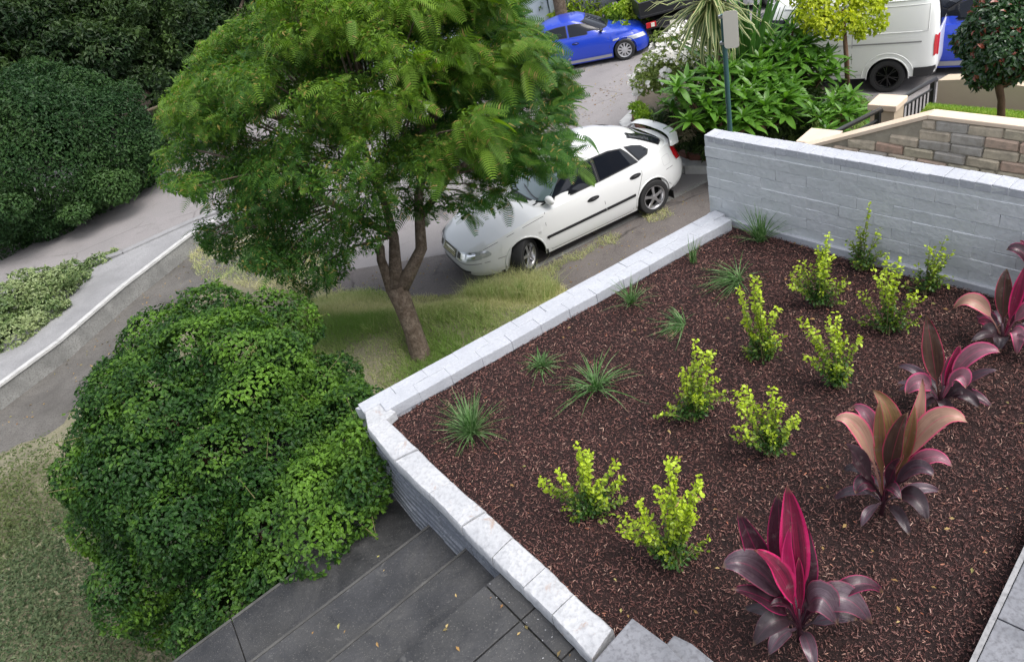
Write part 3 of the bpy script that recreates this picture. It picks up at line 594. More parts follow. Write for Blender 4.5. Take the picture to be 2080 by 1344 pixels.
CM = {'d': cord_mat('burgundy_leaf', (.052, .012, .024), (.022, .008, .014), (.33, .012, .09), .26, .86),
      'r': cord_mat('crimson_leaf', (.22, .008, .045), (.055, .008, .022), (.50, .012, .11), .35, .70),
      'c': cord_mat('bright_crimson_leaf', (.50, .012, .12), (.28, .010, .07), (.62, .03, .17), .4, .7),
      'o': cord_mat('bronze_olive_leaf', (.21, .135, .045), (.11, .045, .028), (.50, .045, .10), .42, .84),
      'b': cord_mat('brown_leaf', (.075, .038, .022), (.030, .014, .014), (.42, .03, .085), .38, .86),
      'p': cord_mat('pink_mauve_leaf', (.26, .105, .14), (.13, .055, .075), (.58, .065, .18), .32, .76),
      't': cord_mat('tan_pink_leaf', (.40, .24, .17), (.24, .13, .09), (.62, .08, .16), .36, .80),
      'g': cord_mat('glossy_dark_leaf', (.10, .065, .085), (.035, .018, .026), (.28, .05, .10), .22, .90),
      'k': cord_mat('aged_purple_leaf', (.035, .016, .022), (.018, .010, .014), (.09, .02, .04), .3, .92)}
def broad_leaf(name, p0, pc, p1, w, mat, parent, roll=0.0, nseg=16, ncol=6, petiole=.26, cup=.20, wavy=.085, seed=0):
    r = random.Random(seed); ts = np.linspace(0, 1, nseg+1); cen = (1-ts[:, None])**2*p0+2*((1-ts)*ts)[:, None]*pc+ts[:, None]**2*p1
    tan = nrm(np.gradient(cen, axis=0)); view = nrm(O3-cen.mean(0)); ref = nrm(np.array([0, 0, .75])+view*.55); c, s_r = math.cos(roll), math.sin(roll)
    P = np.zeros((nseg+1, ncol+1, 3)); U = np.zeros((nseg+1, ncol+1)); Vv = np.zeros_like(U); ph = r.uniform(0, 6)
    for i, t in enumerate(ts):
        sd = np.cross(tan[i], ref); sd /= max(np.linalg.norm(sd), 1e-6); up = np.cross(sd, tan[i]); sd, up = sd*c+up*s_r, up*c-sd*s_r
        q = max(0, (t-petiole)/(1-petiole)); wf = (math.sin(math.pi*min(1, q**.80))**.75)*(1-.12*q) if q > 0 else 0; hw_ = max(.0045, w*.5*wf) if t < .97 else w*.5*wf*.6
        for j in range(ncol+1):
            u = -1+2*j/ncol; P[i, j] = cen[i]+sd*hw_*u+up*(abs(u)*hw_*cup*2+math.sin(t*11+ph+u*2)*w*wavy*abs(u)); U[i, j] = u; Vv[i, j] = t
    V = P.reshape(-1, 3)-np.array(root_loc(parent)); m_ = ncol+1; F = [(i*m_+j, (i+1)*m_+j, (i+1)*m_+j+1, i*m_+j+1) for i in range(nseg) for j in range(ncol)]
    me = bpy.data.meshes.new(name); me.from_pydata(V.tolist(), [], F); me.polygons.foreach_set('use_smooth', [True]*len(F))
    for nm, arr in (('u', U), ('v', Vv)): a = me.attributes.new(nm, 'FLOAT', 'POINT'); a.data.foreach_set('value', arr.ravel().astype(np.float32))
    me.materials.append(mat); o = bpy.data.objects.new(name, me); COL.objects.link(o); o.parent = parent; return o
def cordyline(base, crown_px, leaves, label, r_fr=.22, ws=.84):
    b = at(*base, BZ); rl_ = random.Random(int(base[0])); t = thing('cordyline', label, 'cordyline', b, group='dark red broad leaved plants along the right of the bed'); cr_ = vface(*crown_px, b)
    s = MB(); s.tube([b-np.array([0, 0, .02]), (b*.6+cr_*.4), cr_*.75+b*.25], [.012, .010, .007], 7); s.build('stem', CM['k'], t, smooth=True)
    for i in range(7):                       # short lower leaves hang around the foot
        az = i*2.4+rl_.uniform(-.4, .4); Lq = rl_.uniform(.15, .25); e = b+np.array([math.cos(az)*Lq, math.sin(az)*Lq, rl_.uniform(.03, .12)]); m_ = b+np.array([math.cos(az)*Lq*.55, math.sin(az)*Lq*.55, rl_.uniform(.14, .22)])
        broad_leaf('leaf', b*.8+cr_*.2, m_, e, rl_.uniform(.045, .075), CM[rl_.choice('kkgd')], t, rl_.uniform(-.4, .4), seed=900+i)
    for i, lf in enumerate(leaves):
        tip, ctl, w, mk, dd = lf[:5]; roll = lf[5] if len(lf) > 5 else 0; fr_ = lf[6] if len(lf) > 6 else r_fr
        p1 = vface(*tip, b, dd)
        if p1[2] < BZ+.03: p1 = at(*tip, BZ+.03)
        pc = vface(*ctl, b, dd*.45); pc[2] = max(pc[2], BZ+.05)
        p0 = b*(1-fr_)+cr_*fr_; broad_leaf('leaf', p0, pc, p1, w*ws, CM[mk], t, roll, seed=i+int(base[0]))
    return t
cordyline((1625, 1292), (1622, 1215), [
 ((1583, 998), (1575, 1120), .125, 'd', .10, .1), ((1600, 985), (1615, 1100), .135, 'r', .03, 0), ((1500, 1035), (1545, 1150), .125, 'd', .04, .25), ((1633, 1060), (1645, 1160), .10, 'd', .08, -.5),
 ((1606, 1068), (1590, 1150), .062, 'c', -.03, .1), ((1531, 1116), (1600, 1150), .105, 'r', -.08, .1), ((1466, 1150), (1540, 1105), .155, 'g', -.06, .2), ((1486, 1195), (1570, 1205), .10, 'd', -.12, .1),
 ((1702, 1268), (1660, 1150), .150, 'g', -.05, -.1), ((1768, 1265), (1700, 1150), .145, 'g', .02, -.15), ((1792, 1203), (1740, 1140), .085, 'd', .12, -.1), ((1528, 1312), (1580, 1222), .105, 'k', -.14, .1, .2),
 ((1622, 1130), (1628, 1180), .05, 'r', 0, .3), ((1560, 1232), (1600, 1200), .05, 'd', -.08), ((1668, 1195), (1648, 1215), .06, 'd', .03)],
 'dark burgundy plant with upright crimson edged leaves at the bottom of the bed')
cordyline((1790, 1040), (1812, 940), [
 ((1772, 790), (1850, 850), .115, 'o', .10, .3), ((1786, 812), (1785, 890), .065, 'o', .03, .2), ((1842, 838), (1815, 890), .10, 'b', -.02, .1), ((1874, 768), (1868, 880), .082, 't', .08, -.3),
 ((1966, 858), (1890, 790), .115, 't', .0, -.2), ((1694, 852), (1755, 820), .10, 't', -.02, .2), ((1716, 905), (1738, 915), .10, 'k', -.12, .3), ((1732, 826), (1790, 820), .09, 'p', .14, .2),
 ((1935, 948), (1880, 880), .085, 'p', -.02, -.2), ((1898, 968), (1860, 910), .09, 'g', -.08, -.2), ((1712, 958), (1745, 925), .06, 'k', -.02, .1), ((1738, 1002), (1755, 950), .10, 'd', -.09, .1),
 ((1884, 1062), (1862, 970), .10, 'k', -.15, -.1), ((1832, 1015), (1800, 960), .07, 'd', -.10, 0), ((1830, 930), (1812, 950), .07, 'd', -.06, 0), ((1858, 820), (1850, 910), .07, 'o', .0, -.2), ((1880, 905), (1850, 940), .08, 'k', .02, -.3)],
 'bronze and tan leaved plant with pink leaf edges, between two dark red plants')
cordyline((1905, 832), (1922, 765), [
 ((1882, 640), (1895, 720), .12, 'b', .03, .15), ((1930, 722), (1925, 745), .055, 'p', .05, 0), ((2033, 716), (1965, 680), .105, 'p', .02, -.2), ((1962, 788), (1960, 725), .115, 'p', -.09, -.1),
 ((1822, 745), (1870, 735), .06, 'g', .05, .2), ((1840, 800), (1870, 745), .12, 'p', -.06, .2), ((2028, 752), (1975, 750), .055, 'g', .02, -.2), ((1990, 830), (1960, 775), .075, 'k', -.08, -.2),
 ((1868, 838), (1888, 790), .075, 'k', -.10, .1), ((1820, 778), (1865, 770), .05, 'g', -.02, .2), ((1950, 700), (1935, 740), .06, 'r', .04, -.3), ((1925, 850), (1915, 800), .07, 'k', -.12, 0), ((1975, 800), (1950, 770), .08, 'k', -.02, -.3)],
 'dark plant with one tall pink edged leaf and mauve side leaves')
cordyline((2038, 705), (2035, 640), [
 ((1938, 626), (1985, 570), .105, 't', .03, .2), ((1942, 612), (1990, 592), .06, 'p', .08, .3), ((2046, 545), (2035, 590), .10, 'b', .06, .1), ((2082, 540), (2070, 590), .075, 'r', .02, -.2),
 ((2064, 722), (2080, 640), .09, 'p', -.10, 0), ((2130, 640), (2090, 590), .10, 'p', .0, -.2), ((2000, 690), (2010, 650), .10, 'k', -.04, .3), ((2030, 712), (2030, 670), .09, 'k', -.09, .1), ((2095, 690), (2070, 650), .08, 'g', -.06, -.2),
 ((1985, 655), (2005, 640), .06, 'r', .02, .2), ((2110, 575), (2080, 600), .09, 'd', .1, -.2)], 'dark red plant below the tall grey wall with a tan pink leaf pointing sideways')
cordyline((2135, 640), (2120, 560), [
 ((2044, 508), (2085, 480), .095, 'd', 0, .1), ((2072, 488), (2090, 500), .05, 'r', .05, .1), ((2150, 450), (2130, 500), .1, 'd', .05, 0), ((2080, 560), (2095, 530), .08, 'k', -.05, .1), ((2190, 560), (2150, 520), .1, 'p', 0, -.2), ((2085, 520), (2105, 525), .08, 'd', -.04, .2)],
 'purple leaved plant cut off by the right edge beside the grey wall')

# ---------------------------------------------------------------- grass, weeds and ground cover
M['grass'] = leaf_mat('verge_grass', (.38, .41, .15), (.66, .61, .36), (.17, .28, .06), .3, .6, .25)
M['cover'] = leaf_mat('ground_cover_leaves', (.045, .080, .035), (.13, .16, .085), (.14, .17, .05), .3, .6, .2)
def grass_patch(name, poly_px, zf, n, h, w, mat, tintf, r, parent=None, zplane=0.0, lay=.5):
    W = np.array([at(a, b, zplane)[:2] for a, b in poly_px]); lo, hi = W.min(0), W.max(0); C = np.c_[r.uniform(lo[0], hi[0], n), r.uniform(lo[1], hi[1], n)]; C = C[in_poly(C, W)]; n = len(C)
    P3 = np.c_[C, np.zeros(n)]; dn = vnoise(P3, 2.6, 9)+.6*vnoise(P3, 7, 10); C = C[dn > r.uniform(-1.5, .35, n)]; n = len(C); P3 = np.c_[C, np.zeros(n)]
    z = zf(C); P = np.c_[C, z-.01]; d = nrm(np.c_[r.normal(size=(n, 2))*lay, np.ones(n)]); hh = h*(.45+.75*r.random(n))*(1+.45*vnoise(P3, 3.1, 12)); az = r.uniform(0, 6.28, n); sd = np.c_[np.cos(az), np.sin(az), np.zeros(n)]*w/2
    bend = np.c_[r.normal(size=(n, 2))*.35, -np.abs(r.normal(size=n))*.18]; a = P-sd; b = P+sd; c = P+d*hh[:, None]*.6; e = P+(d+bend)*hh[:, None]
    V = np.stack([a, b, c+sd*.6, c-sd*.6, e], 1).reshape(-1, 3); k = (np.arange(n)*5)[:, None, None]; F = (np.array([(0, 1, 2), (0, 2, 3), (3, 2, 4)])[None]+k).reshape(-1, 3)
    T = np.repeat(np.clip(tintf(P3)+r.normal(size=n)*.22, 0, 1), 3); o = np_mesh(name, V, F, mat, parent, T, kind='stuff'); return o
rg = np.random.default_rng(5)
grass_patch('verge_grass', [(1150, 586), (1040, 574), (940, 600), (840, 604), (760, 592), (680, 600), (620, 620), (560, 760), (560, 1150), (900, 1150), (1200, 700)], verge_z, 170000, .12, .007, M['grass'], lambda P: .42+.6*vnoise(P, 1.7, 21)+.6*vnoise(P, 5, 29), rg)
grass_patch('tall_grass', [(1140, 588), (1050, 570), (950, 585), (940, 650), (1000, 700), (1120, 650)], verge_z, 9000, .34, .008, M['grass'], lambda P: .35+.5*vnoise(P, 2.5, 22), rg, lay=.3)
grass_patch('leaf_litter', [(360, 470), (420, 450), (560, 470), (660, 520), (700, 600), (640, 620), (500, 610), (400, 560)], lambda C: np.maximum(verge_z(C), .01), 22000, .14, .009, M['grass'], lambda P: .2+.6*vnoise(P, 1.3, 23), rg, lay=.9)
zc = lambda C: np.full(len(C), .006)
grass_patch('crack_weeds', [(1060, 560), (1110, 545), (1150, 520), (1190, 510), (1220, 484), (1262, 474), (1255, 496), (1215, 502), (1180, 530), (1150, 535), (1120, 566), (1080, 580)], zc, 3400, .13, .007, M['grass'], lambda P: .15+.4*vnoise(P, 2, 24), rg, lay=.9)
grass_patch('crack_weeds', [(1300, 432), (1360, 426), (1370, 440), (1320, 455)], zc, 650, .14, .007, M['grass'], lambda P: .1+.4*vnoise(P, 2, 25), rg, lay=.9)
for i, (x, y) in enumerate([(955, 640), (1010, 612), (1060, 602), (760, 690), (905, 665), (980, 655)]):
    q_ = at(x, y, .5); q_[2] = verge_z(q_[None, :2])[0]; q_ = at(x, y, q_[2]); r = np.random.default_rng(700+i); V, F, T = blades(95, .38, .012, (45, 85), r, (0, 0), 5, .5); o = np_mesh('weed_clump', V, F, M['grass'], None, np.clip(T+.45, 0, 1)); o.location = tuple(q_)
    tag(o, ['coarse green weed clump on the verge right of the tree trunk', 'coarse green weed clump halfway between the tree and the front of the white car', 'coarse green weed clump touching the low wall near the front wheel', 'coarse weed clump left of the tree trunk by the round bush', 'coarse weed clump closest to the right side of the tree trunk', 'coarse weed clump in the middle of the verge close to the low wall'][i], 'weeds', 'weed clumps on the verge', 'thing')
tf_ = leaf_t(.55)
W = np.array([at(a, b, .9)[:2] for a, b in [(0, 860), (60, 900), (130, 880), (200, 960), (330, 1180), (480, 1344), (400, 1500), (-150, 1500), (-250, 1000)]]); lo2, hi2 = W.min(0), W.max(0)
C = np.c_[rg.uniform(lo2[0], hi2[0], 130000), rg.uniform(lo2[1], hi2[1], 130000)]; C = C[in_poly(C, W)]; P3 = np.c_[C, np.zeros(len(C))]
bump_h = .05+.13*np.clip(vnoise(P3, 1.5, 31), -.5, 1)+.05*vnoise(P3, 5, 32); edge = dist_in(C, W); keep = rg.random(len(C)) < np.clip(edge/1.1+.05, 0, 1)*np.clip(.75+.9*vnoise(P3, 1.2, 37), .05, 1); C, bump_h, P3 = C[keep], bump_h[keep], P3[keep]; n = len(C)
P = np.c_[C, verge_z(C)+np.maximum(.02, bump_h)*(.35+.65*rg.random(n)**.4)]
crown('ground_cover', P, np.tile([0, 0, 1.0], (n, 1))+rg.normal(size=(n, 3))*.5, M['cover'], None, .040, tf_, .2, .7, 0, .4, np.clip(.15+.5*vnoise(P3, 1.4, 33)+rg.normal(size=n)*.1, 0, 1), 'stuff', rg)

# ---------------------------------------------------------------- big round bush by the steps
M['bush'] = leaf_mat('bush_leaves', (.008, .030, .007), (.028, .080, .013), (.110, .22, .022), .22, .5, .22)
def bush(name, label, cat, c, rad, nl, lobe_r, dens, size, mat, young=.3, seed=3, group=None, tm=None, flat_bottom=None, squash=(1, 1, 1), base=None, stem=None, clipf=None, stem_r=.05, extra=()):
    r = np.random.default_rng(seed); c = np.asarray(c, float); base = base if base is not None else c-np.array([0, 0, rad*squash[2]])
    t = thing(name, label, cat, base, group=group); d = nrm(r.normal(size=(nl, 3))); d[:, 2] = np.where(d[:, 2] < -.55, -d[:, 2], d[:, 2]); sq = np.array(squash)
    lc = c+d*(rad-lobe_r*.8)*sq*(.82+.26*r.random((nl, 1))); lr = lobe_r*(.75+.5*r.random(nl)); lobes = np.c_[lc, lr, lr, lr*.9]
    lobes = np.r_[lobes, np.array([[*pd(x, y, d_), q, q, q*.9] for x, y, d_, q in extra])] if extra else lobes
    core = np.array([[*c, *((rad*.80)*sq)]]); lobes = np.r_[core, lobes]; P, Nn = lobe_points(lobes, dens, .80, .93, r)
    P = P+Nn*(.075*vnoise(P, 11, seed+1)+.035*vnoise(P, 23, seed+2))[:, None]*(lobe_r/.4)
    if flat_bottom is not None: k = P[:, 2] > flat_bottom; P, Nn = P[k], Nn[k]
    if clipf is not None: k = clipf(P); P, Nn = P[k], Nn[k]
    outer = np.linalg.norm((P-c)/sq, axis=1)/rad; T = np.clip(np.minimum((outer-.86)*2.0*young/.3, .16)+young*.9*vnoise(P, 2.3, seed)+young*1.5*vnoise(P, 13, seed+5)+r.normal(size=len(P))*.16, 0, 1)
    crown('foliage', P, Nn, mat, t, size, tm or leaf6_t(.6, .1, .15), .45, .55, .1, .35, T, None, r)
    sh = []; shn = []; sm = MB()             # stray shoots standing out of the clipped outline
    for l in lobes[r.integers(0, len(lobes), 130)]:
        d = nrm(r.normal(size=3)+np.array([0, 0, .7])); p = l[:3]+d*l[3:6]
        if np.any(((p-lobes[:, :3])**2/lobes[:, 3:6]**2).sum(1) < .8): continue
        e = p+d*r.uniform(.05, .16)+np.array([0, 0, r.uniform(0, .05)]); sm.tube([p-d*.05, e], [.003, .0015], 4)
        for q in range(9): sh.append(p+(e-p)*(q+1)/9+r.normal(size=3)*.008); shn.append(nrm(d+r.normal(size=3)*.8))
    if sh: crown('shoots', np.array(sh), np.array(shn), mat, t, size*.9, tm or leaf6_t(.6, .1, .15), .6, .5, 0, .3, np.clip(.6+r.normal(size=len(sh))*.25, 0, 1), 'stuff', r); sm.build('twigs', M['stem'], t, kind='stuff')
    s = MB(); s.tube([base-np.array([0, 0, .1]), (base+c)/2+r.normal(size=3)*.04, c], [stem_r, stem_r*.8, stem_r*.4], 8)
    for q in range(7): e = lc[q % len(lc)]; s.tube([base*.6+c*.4, (c+e)/2, e], [stem_r*.5, stem_r*.35, stem_r*.12], 6)
    s.build('trunk', stem or M['bark2'], t, smooth=True); return t
bc = pd(476, 952, 6.25)
bush('round_bush', 'large rounded dark green bush crowding the steps beside the corner of the low walls', 'bush', bc, 1.35, 130, .27, 2300, .035, M['bush'], .34, 4, base=np.array([bc[0], bc[1], .85]), flat_bottom=.95, squash=(1.0, 1.0, .98), extra=[(430, 655, 6.7, .40), (330, 700, 6.7, .40), (560, 670, 6.6, .38), (265, 780, 6.7, .34), (210, 900, 6.6, .32), (600, 1125, 4.78, .25), (652, 1080, 4.72, .22), (555, 1165, 4.85, .26), (700, 1035, 4.72, .21), (500, 1215, 4.95, .28), (742, 985, 4.68, .18), (640, 1120, 4.62, .14), (440, 1255, 5.1, .28), (560, 1060, 5.0, .3), (640, 1000, 4.95, .28), (742, 905, 5.0, .24), (350, 1190, 5.9, .36), (300, 1090, 6.1, .36), (400, 1150, 5.7, .36), (690, 1010, 5.6, .42), (640, 1110, 5.5, .40), (560, 1190, 5.5, .42), (700, 880, 5.8, .42), (600, 1060, 5.3, .4), (470, 1240, 5.6, .38)])

# ---------------------------------------------------------------- feathery street tree
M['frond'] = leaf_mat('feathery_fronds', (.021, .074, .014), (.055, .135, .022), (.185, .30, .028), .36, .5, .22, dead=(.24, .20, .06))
tb = at(855, 740, .82); tr = thing('feathery_tree', 'wide feathery green tree with a leaning forked trunk on the grassy verge', 'tree', tb)
trk = [tb-np.array([0, 0, .2]), pd(853, 716, 9.05), pd(838, 668, 8.98), pd(820, 620, 8.92), pd(806, 585, 8.88)]
tk = MB(); tk.tube(trk, [.155, .130, .112, .118, .135], 14)
limbs = [([(800, 590, 8.9), (784, 555, 8.86), (774, 528, 8.84), (772, 500, 8.84)], [.10, .062, .056, .052]),
 ([(806, 585, 8.88), (803, 540, 8.86), (800, 480, 8.9), (775, 390, 8.9), (700, 290, 8.8)], [.11, .078, .060, .045, .02]),
 ([(812, 588, 8.88), (836, 548, 8.85), (856, 505, 8.85), (850, 400, 8.85), (870, 300, 8.7), (900, 180, 8.6)], [.11, .082, .072, .055, .04, .015]),
 ([(855, 440, 8.85), (920, 350, 9.2), (1020, 280, 9.6), (1120, 240, 9.7)], [.05, .035, .02, .01]), ([(800, 480, 8.9), (650, 400, 8.6), (500, 330, 8.3), (380, 300, 8.6)], [.05, .035, .02, .01]),
 ([(775, 390, 8.9), (720, 250, 9.3), (620, 120, 9.8)], [.04, .03, .015]), ([(870, 300, 8.7), (830, 160, 9.0), (800, 40, 9.3)], [.04, .03, .012]),
 ([(700, 290, 8.8), (560, 240, 9.0), (430, 200, 9.2)], [.03, .025, .012]), ([(650, 400, 8.6), (560, 450, 8.5), (450, 475, 8.5)], [.03, .018, .008]), ([(800, 480, 8.9), (720, 500, 8.5), (620, 560, 8.3)], [.022, .015, .007])]
r = np.random.default_rng(77); cc = pd(735, 255, 8.95)
for pts, rr in limbs: tk.tube([pd(*p) for p in pts], rr, 9)
SIL = [(300, 340), (318, 290), (310, 240), (345, 165), (420, 80), (520, 0), (560, -120), (820, -200), (1020, -150), (1045, 0), (1105, 60), (1160, 110), (1186, 190), (1174, 240), (1184, 300), (1174, 352), (1130, 372), (1080, 348), (1045, 382), (1015, 432), (985, 412), (950, 462), (925, 430), (893, 425), (880, 470), (850, 440), (815, 430), (790, 470), (760, 520), (715, 545), (660, 600), (600, 598), (540, 555), (480, 545), (420, 515), (390, 480), (400, 425), (383, 395), (330, 385)]
LB = []; tries = 0
while len(LB) < 330 and tries < 60000:
    tries += 1; d = nrm(r.normal(size=3)); d = d if d[2] > -.8 else -d; q = (.25+.75*r.random()**.5); p = cc+d*np.array([2.85, 2.5, 2.3])*q
    if not in_poly(to_px(p)[:, :2], SIL)[0]: continue
    if all(np.linalg.norm((p-l[:3])/np.array([1, 1, .62])) > .30 for l in LB): LB.append(np.array([*p, .31*r.uniform(.6, 1.4), .31*r.uniform(.6, 1.4), .15*r.uniform(.7, 1.3)]))
for (x, y, d_, s_) in [(325, 340, 8.9, .2), (350, 250, 9, .2), (345, 370, 8.8, .18), (410, 490, 8.7, .18), (450, 520, 8.7, .16), (560, 560, 8.6, .18), (520, 530, 8.5, .18), (630, 580, 8.6, .16), (690, 560, 8.6, .15), (1165, 190, 9.3, .2), (1165, 330, 9.2, .18), (1130, 350, 9.2, .18), (1010, 400, 9.0, .18), (1000, 420, 9.0, .12), (945, 430, 8.9, .16), (905, 415, 8.9, .15), (1090, 90, 9.5, .25), (850, 420, 8.9, .16), (760, 490, 8.8, .15)]:
    p = pd(x, y, d_); LB.append(np.array([*p, s_, s_, s_*.6]))
LB = np.array(LB); RAD = np.array([2.85, 2.5, 2.3])
twp = RNG.permutation(len(LB))[:150]
for i in twp: e = LB[i, :3]; m_ = cc+(e-cc)*.45+np.array([0, 0, -.35]); tk.tube([m_, (m_+e)/2+np.array([0, 0, .10]), e], [.016, .011, .005], 5, cap=False)
trunk = tk.build('trunk', M['bark'], tr, smooth=True)
cs = MB(); e = pd(772, 500, 8.84); cs.tube([e, e+np.array([0, 0, .012])], [.044, .042], 10); cs.build('cut_limb', flat('cut_wood', (.34, .27, .18), .8), trunk, world=True)
def frond_small(np_=9, w=.36):
    vs = []; fs = []
    for i in range(np_):
        y = .12+.86*i/(np_-1); z = -.40*y*y; L = w*math.sin(math.pi*(.15+.78*y))**.7
        for sd in (-1, 1): k = len(vs); vs += [(0, y-.035, z), (sd*L, y+L*.42, z-.10*L), (0, y+.035, z)]; fs += [(k, k+1, k+2)]
    return np.array(vs), np.array(fs)
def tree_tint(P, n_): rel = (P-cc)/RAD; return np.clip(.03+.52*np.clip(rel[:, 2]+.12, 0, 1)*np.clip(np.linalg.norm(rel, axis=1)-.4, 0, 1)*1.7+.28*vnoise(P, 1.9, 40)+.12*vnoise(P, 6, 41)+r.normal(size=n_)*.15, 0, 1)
def sprays(dens, size, tmpl, side, name, droop=.15, fl=.9):
    P, Nn = lobe_points(LB, dens, .45, .45, r); n = len(P); X = to_px(P)[:, 0]; k = (X > 880+70*r.normal(size=n)) if side > 0 else (X < 940+70*r.normal(size=n)); P, Nn = P[k], Nn[k]; n = len(P)
    out_ = nrm((P-cc)/RAD*np.array([1, 1, .25])+r.normal(size=(n, 3))*.38); S = size*(.7+.55*r.random(n)); nn = nrm(Nn*.35+np.array([0, 0, .8])+r.normal(size=(n, 3))*.38); tt = nrm(out_+np.array([0, 0, -droop])+r.normal(size=(n, 3))*.30)
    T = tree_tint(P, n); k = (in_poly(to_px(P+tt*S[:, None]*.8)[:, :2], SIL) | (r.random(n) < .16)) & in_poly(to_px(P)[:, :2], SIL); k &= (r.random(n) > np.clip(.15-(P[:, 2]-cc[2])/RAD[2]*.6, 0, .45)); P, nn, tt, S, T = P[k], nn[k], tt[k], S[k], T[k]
    V, F, TT = scatter(tmpl[0], tmpl[1], P, frames(nn, tt), S, T); print(name, len(P), len(F)); return np_mesh(name, V, F, M['frond'], tr, TT)
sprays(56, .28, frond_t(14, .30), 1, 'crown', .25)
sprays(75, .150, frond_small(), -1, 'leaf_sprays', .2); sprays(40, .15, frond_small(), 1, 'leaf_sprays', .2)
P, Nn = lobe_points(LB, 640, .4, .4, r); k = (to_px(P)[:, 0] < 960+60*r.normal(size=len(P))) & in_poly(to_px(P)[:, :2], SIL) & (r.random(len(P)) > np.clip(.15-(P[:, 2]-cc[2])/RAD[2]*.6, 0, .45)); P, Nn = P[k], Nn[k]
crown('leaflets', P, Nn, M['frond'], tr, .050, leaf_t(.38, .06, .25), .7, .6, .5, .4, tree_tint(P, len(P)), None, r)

# ---------------------------------------------------------------- hedge, dark trees, low shrubs on the left
M['hedge'] = leaf_mat('ivy_hedge_leaves', (.009, .032, .009), (.028, .070, .020), (.070, .135, .034), .2, .5, .22)
M['dark'] = leaf_mat('dark_tree_leaves', (.006, .018, .006), (.020, .045, .013), (.07, .12, .028), .22, .5, .25)
def mass(name, label, cat, lobes_px, dens, size, mat, young, seed, tm=None, group=None, trunk_=None, bark=None, inner=.72, foliage='foliage', stuff=False, puffs=7):
    r = np.random.default_rng(seed); L = np.array([[*pd(x, y, d), rx, ry, rz] for (x, y, d, rx, ry, rz) in lobes_px]); base = np.array([L[:, 0].mean(), L[:, 1].mean(), max(0, (L[:, 2]-L[:, 5]).min())])
    if puffs:
        ex = []
        for l in L:
            for _ in range(puffs): d = nrm(r.normal(size=3)); q = r.uniform(.18, .36); ex.append([*(l[:3]+d*l[3:6]*r.uniform(.85, 1.12)), *(l[3:6]*q*np.array([1.1, 1.1, .8]))])
        L = np.r_[L*np.array([1, 1, 1, .9, .9, .9]), np.array(ex)]
    t = thing(name, label, cat, base, group=group); P, Nn = lobe_points(L, dens, inner, .9, r); k = P[:, 2] > .02; P, Nn = P[k], Nn[k]; P = P+Nn*(.10*vnoise(P, 4.5, seed+8)*min(1, size*9))[:, None]
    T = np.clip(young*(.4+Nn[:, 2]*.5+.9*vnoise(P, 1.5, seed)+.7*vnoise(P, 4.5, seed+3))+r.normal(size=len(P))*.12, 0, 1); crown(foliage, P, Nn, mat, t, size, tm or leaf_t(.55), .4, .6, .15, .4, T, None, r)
    if trunk_ is not None:
        s = MB()
        for pts, rr in trunk_: s.tube([np.asarray(p, float) for p in pts], rr, 8)
        s.build('trunk', bark or M['bark'], t, smooth=True)
    return t
mass('ivy_hedge', 'big rounded dark ivy covered hedge above the side road', 'hedge', [(70, 330, 17.5, 2.2, 1.7, 1.8), (-60, 330, 17.2, 2.4, 1.8, 1.8), (200, 290, 18.3, 1.5, 1.4, 1.55), (255, 320, 18.6, .9, 1.0, 1.0), (20, 240, 18.5, 1.9, 1.5, 1.2), (130, 220, 18.8, 1.5, 1.3, 1.0), (100, 400, 17.6, 1.3, 1.0, .9), (-20, 430, 17.0, 1.4, 1.0, .9), (215, 350, 18.3, .9, .9, .8)], 480, .085, M['hedge'], .3, 12)
DT = [([(60, 60, 23, 2.6, 2.2, 1.9), (-60, 30, 22, 2.4, 2, 2), (150, 100, 22.5, 1.6, 1.6, 1.2), (60, 140, 21.5, 1.8, 1.5, 1.0), (-40, 150, 21, 1.8, 1.5, 1.2)], 'deep green tree crown above the left end of the ivy hedge', (40, 200)),
 ([(250, 60, 23.5, 1.7, 1.6, 1.6), (330, 30, 24, 1.6, 1.6, 1.7), (270, 150, 22.8, 1.1, 1.1, .9), (330, 130, 23.4, 1.0, 1.1, 1.3), (230, -30, 24, 1.7, 1.6, 1.4)], 'dark shady tree with bare twigs behind the right end of the ivy hedge', (305, 210)),
 ([(430, 40, 25, 1.7, 1.6, 1.6), (400, 150, 23.5, .9, 1, 1.1), (350, 210, 22.0, .6, .8, .7), (500, -20, 26, 1.8, 1.7, 1.5), (300, 225, 21, .6, .7, .5)], 'black green tree behind the upper left side of the feathery tree', (420, 200)),
 ([(600, -10, 27, 2.0, 1.7, 1.5), (700, -60, 27, 2, 1.7, 1.5), (560, 70, 26, 1.4, 1.4, 1.2)], 'dark tree mostly hidden behind the top of the feathery tree', (600, 120))]
for i, (lb2, lab, tpx) in enumerate(DT):
    bs_ = pd(tpx[0], tpx[1], lb2[0][2]+.5); bs_ = np.array([bs_[0], bs_[1], -.02]); tops = [pd(x, y, d) for (x, y, d, *_) in lb2]
    mass('dark_tree', lab, 'tree', [(x+dx, y+dy, d+dz_, a_*.52, b_*.52, c_*.42) for (x, y, d, a_, b_, c_) in lb2 for (dx, dy, dz_) in [(np.random.default_rng(int(x+y+q*13+500)).uniform(-75, 75), np.random.default_rng(int(x-y+q*17+900)).uniform(-70, 70), np.random.default_rng(int(x+q)+999).uniform(-1, 1)) for q in range(6)]], 170, .15, M['dark'], .35, 60+i, group='dark trees behind the side road', trunk_=[([bs_, bs_*.5+tp*.5+np.array([.2, 0, .3]), tp], [.14, .09, .04]) for tp in tops], bark=M['bark'])
M['wood'] = leaf_mat('far_wood_leaves', (.006, .015, .007), (.013, .030, .010), None, .1, .6, .2)
L = []; r = np.random.default_rng(91)
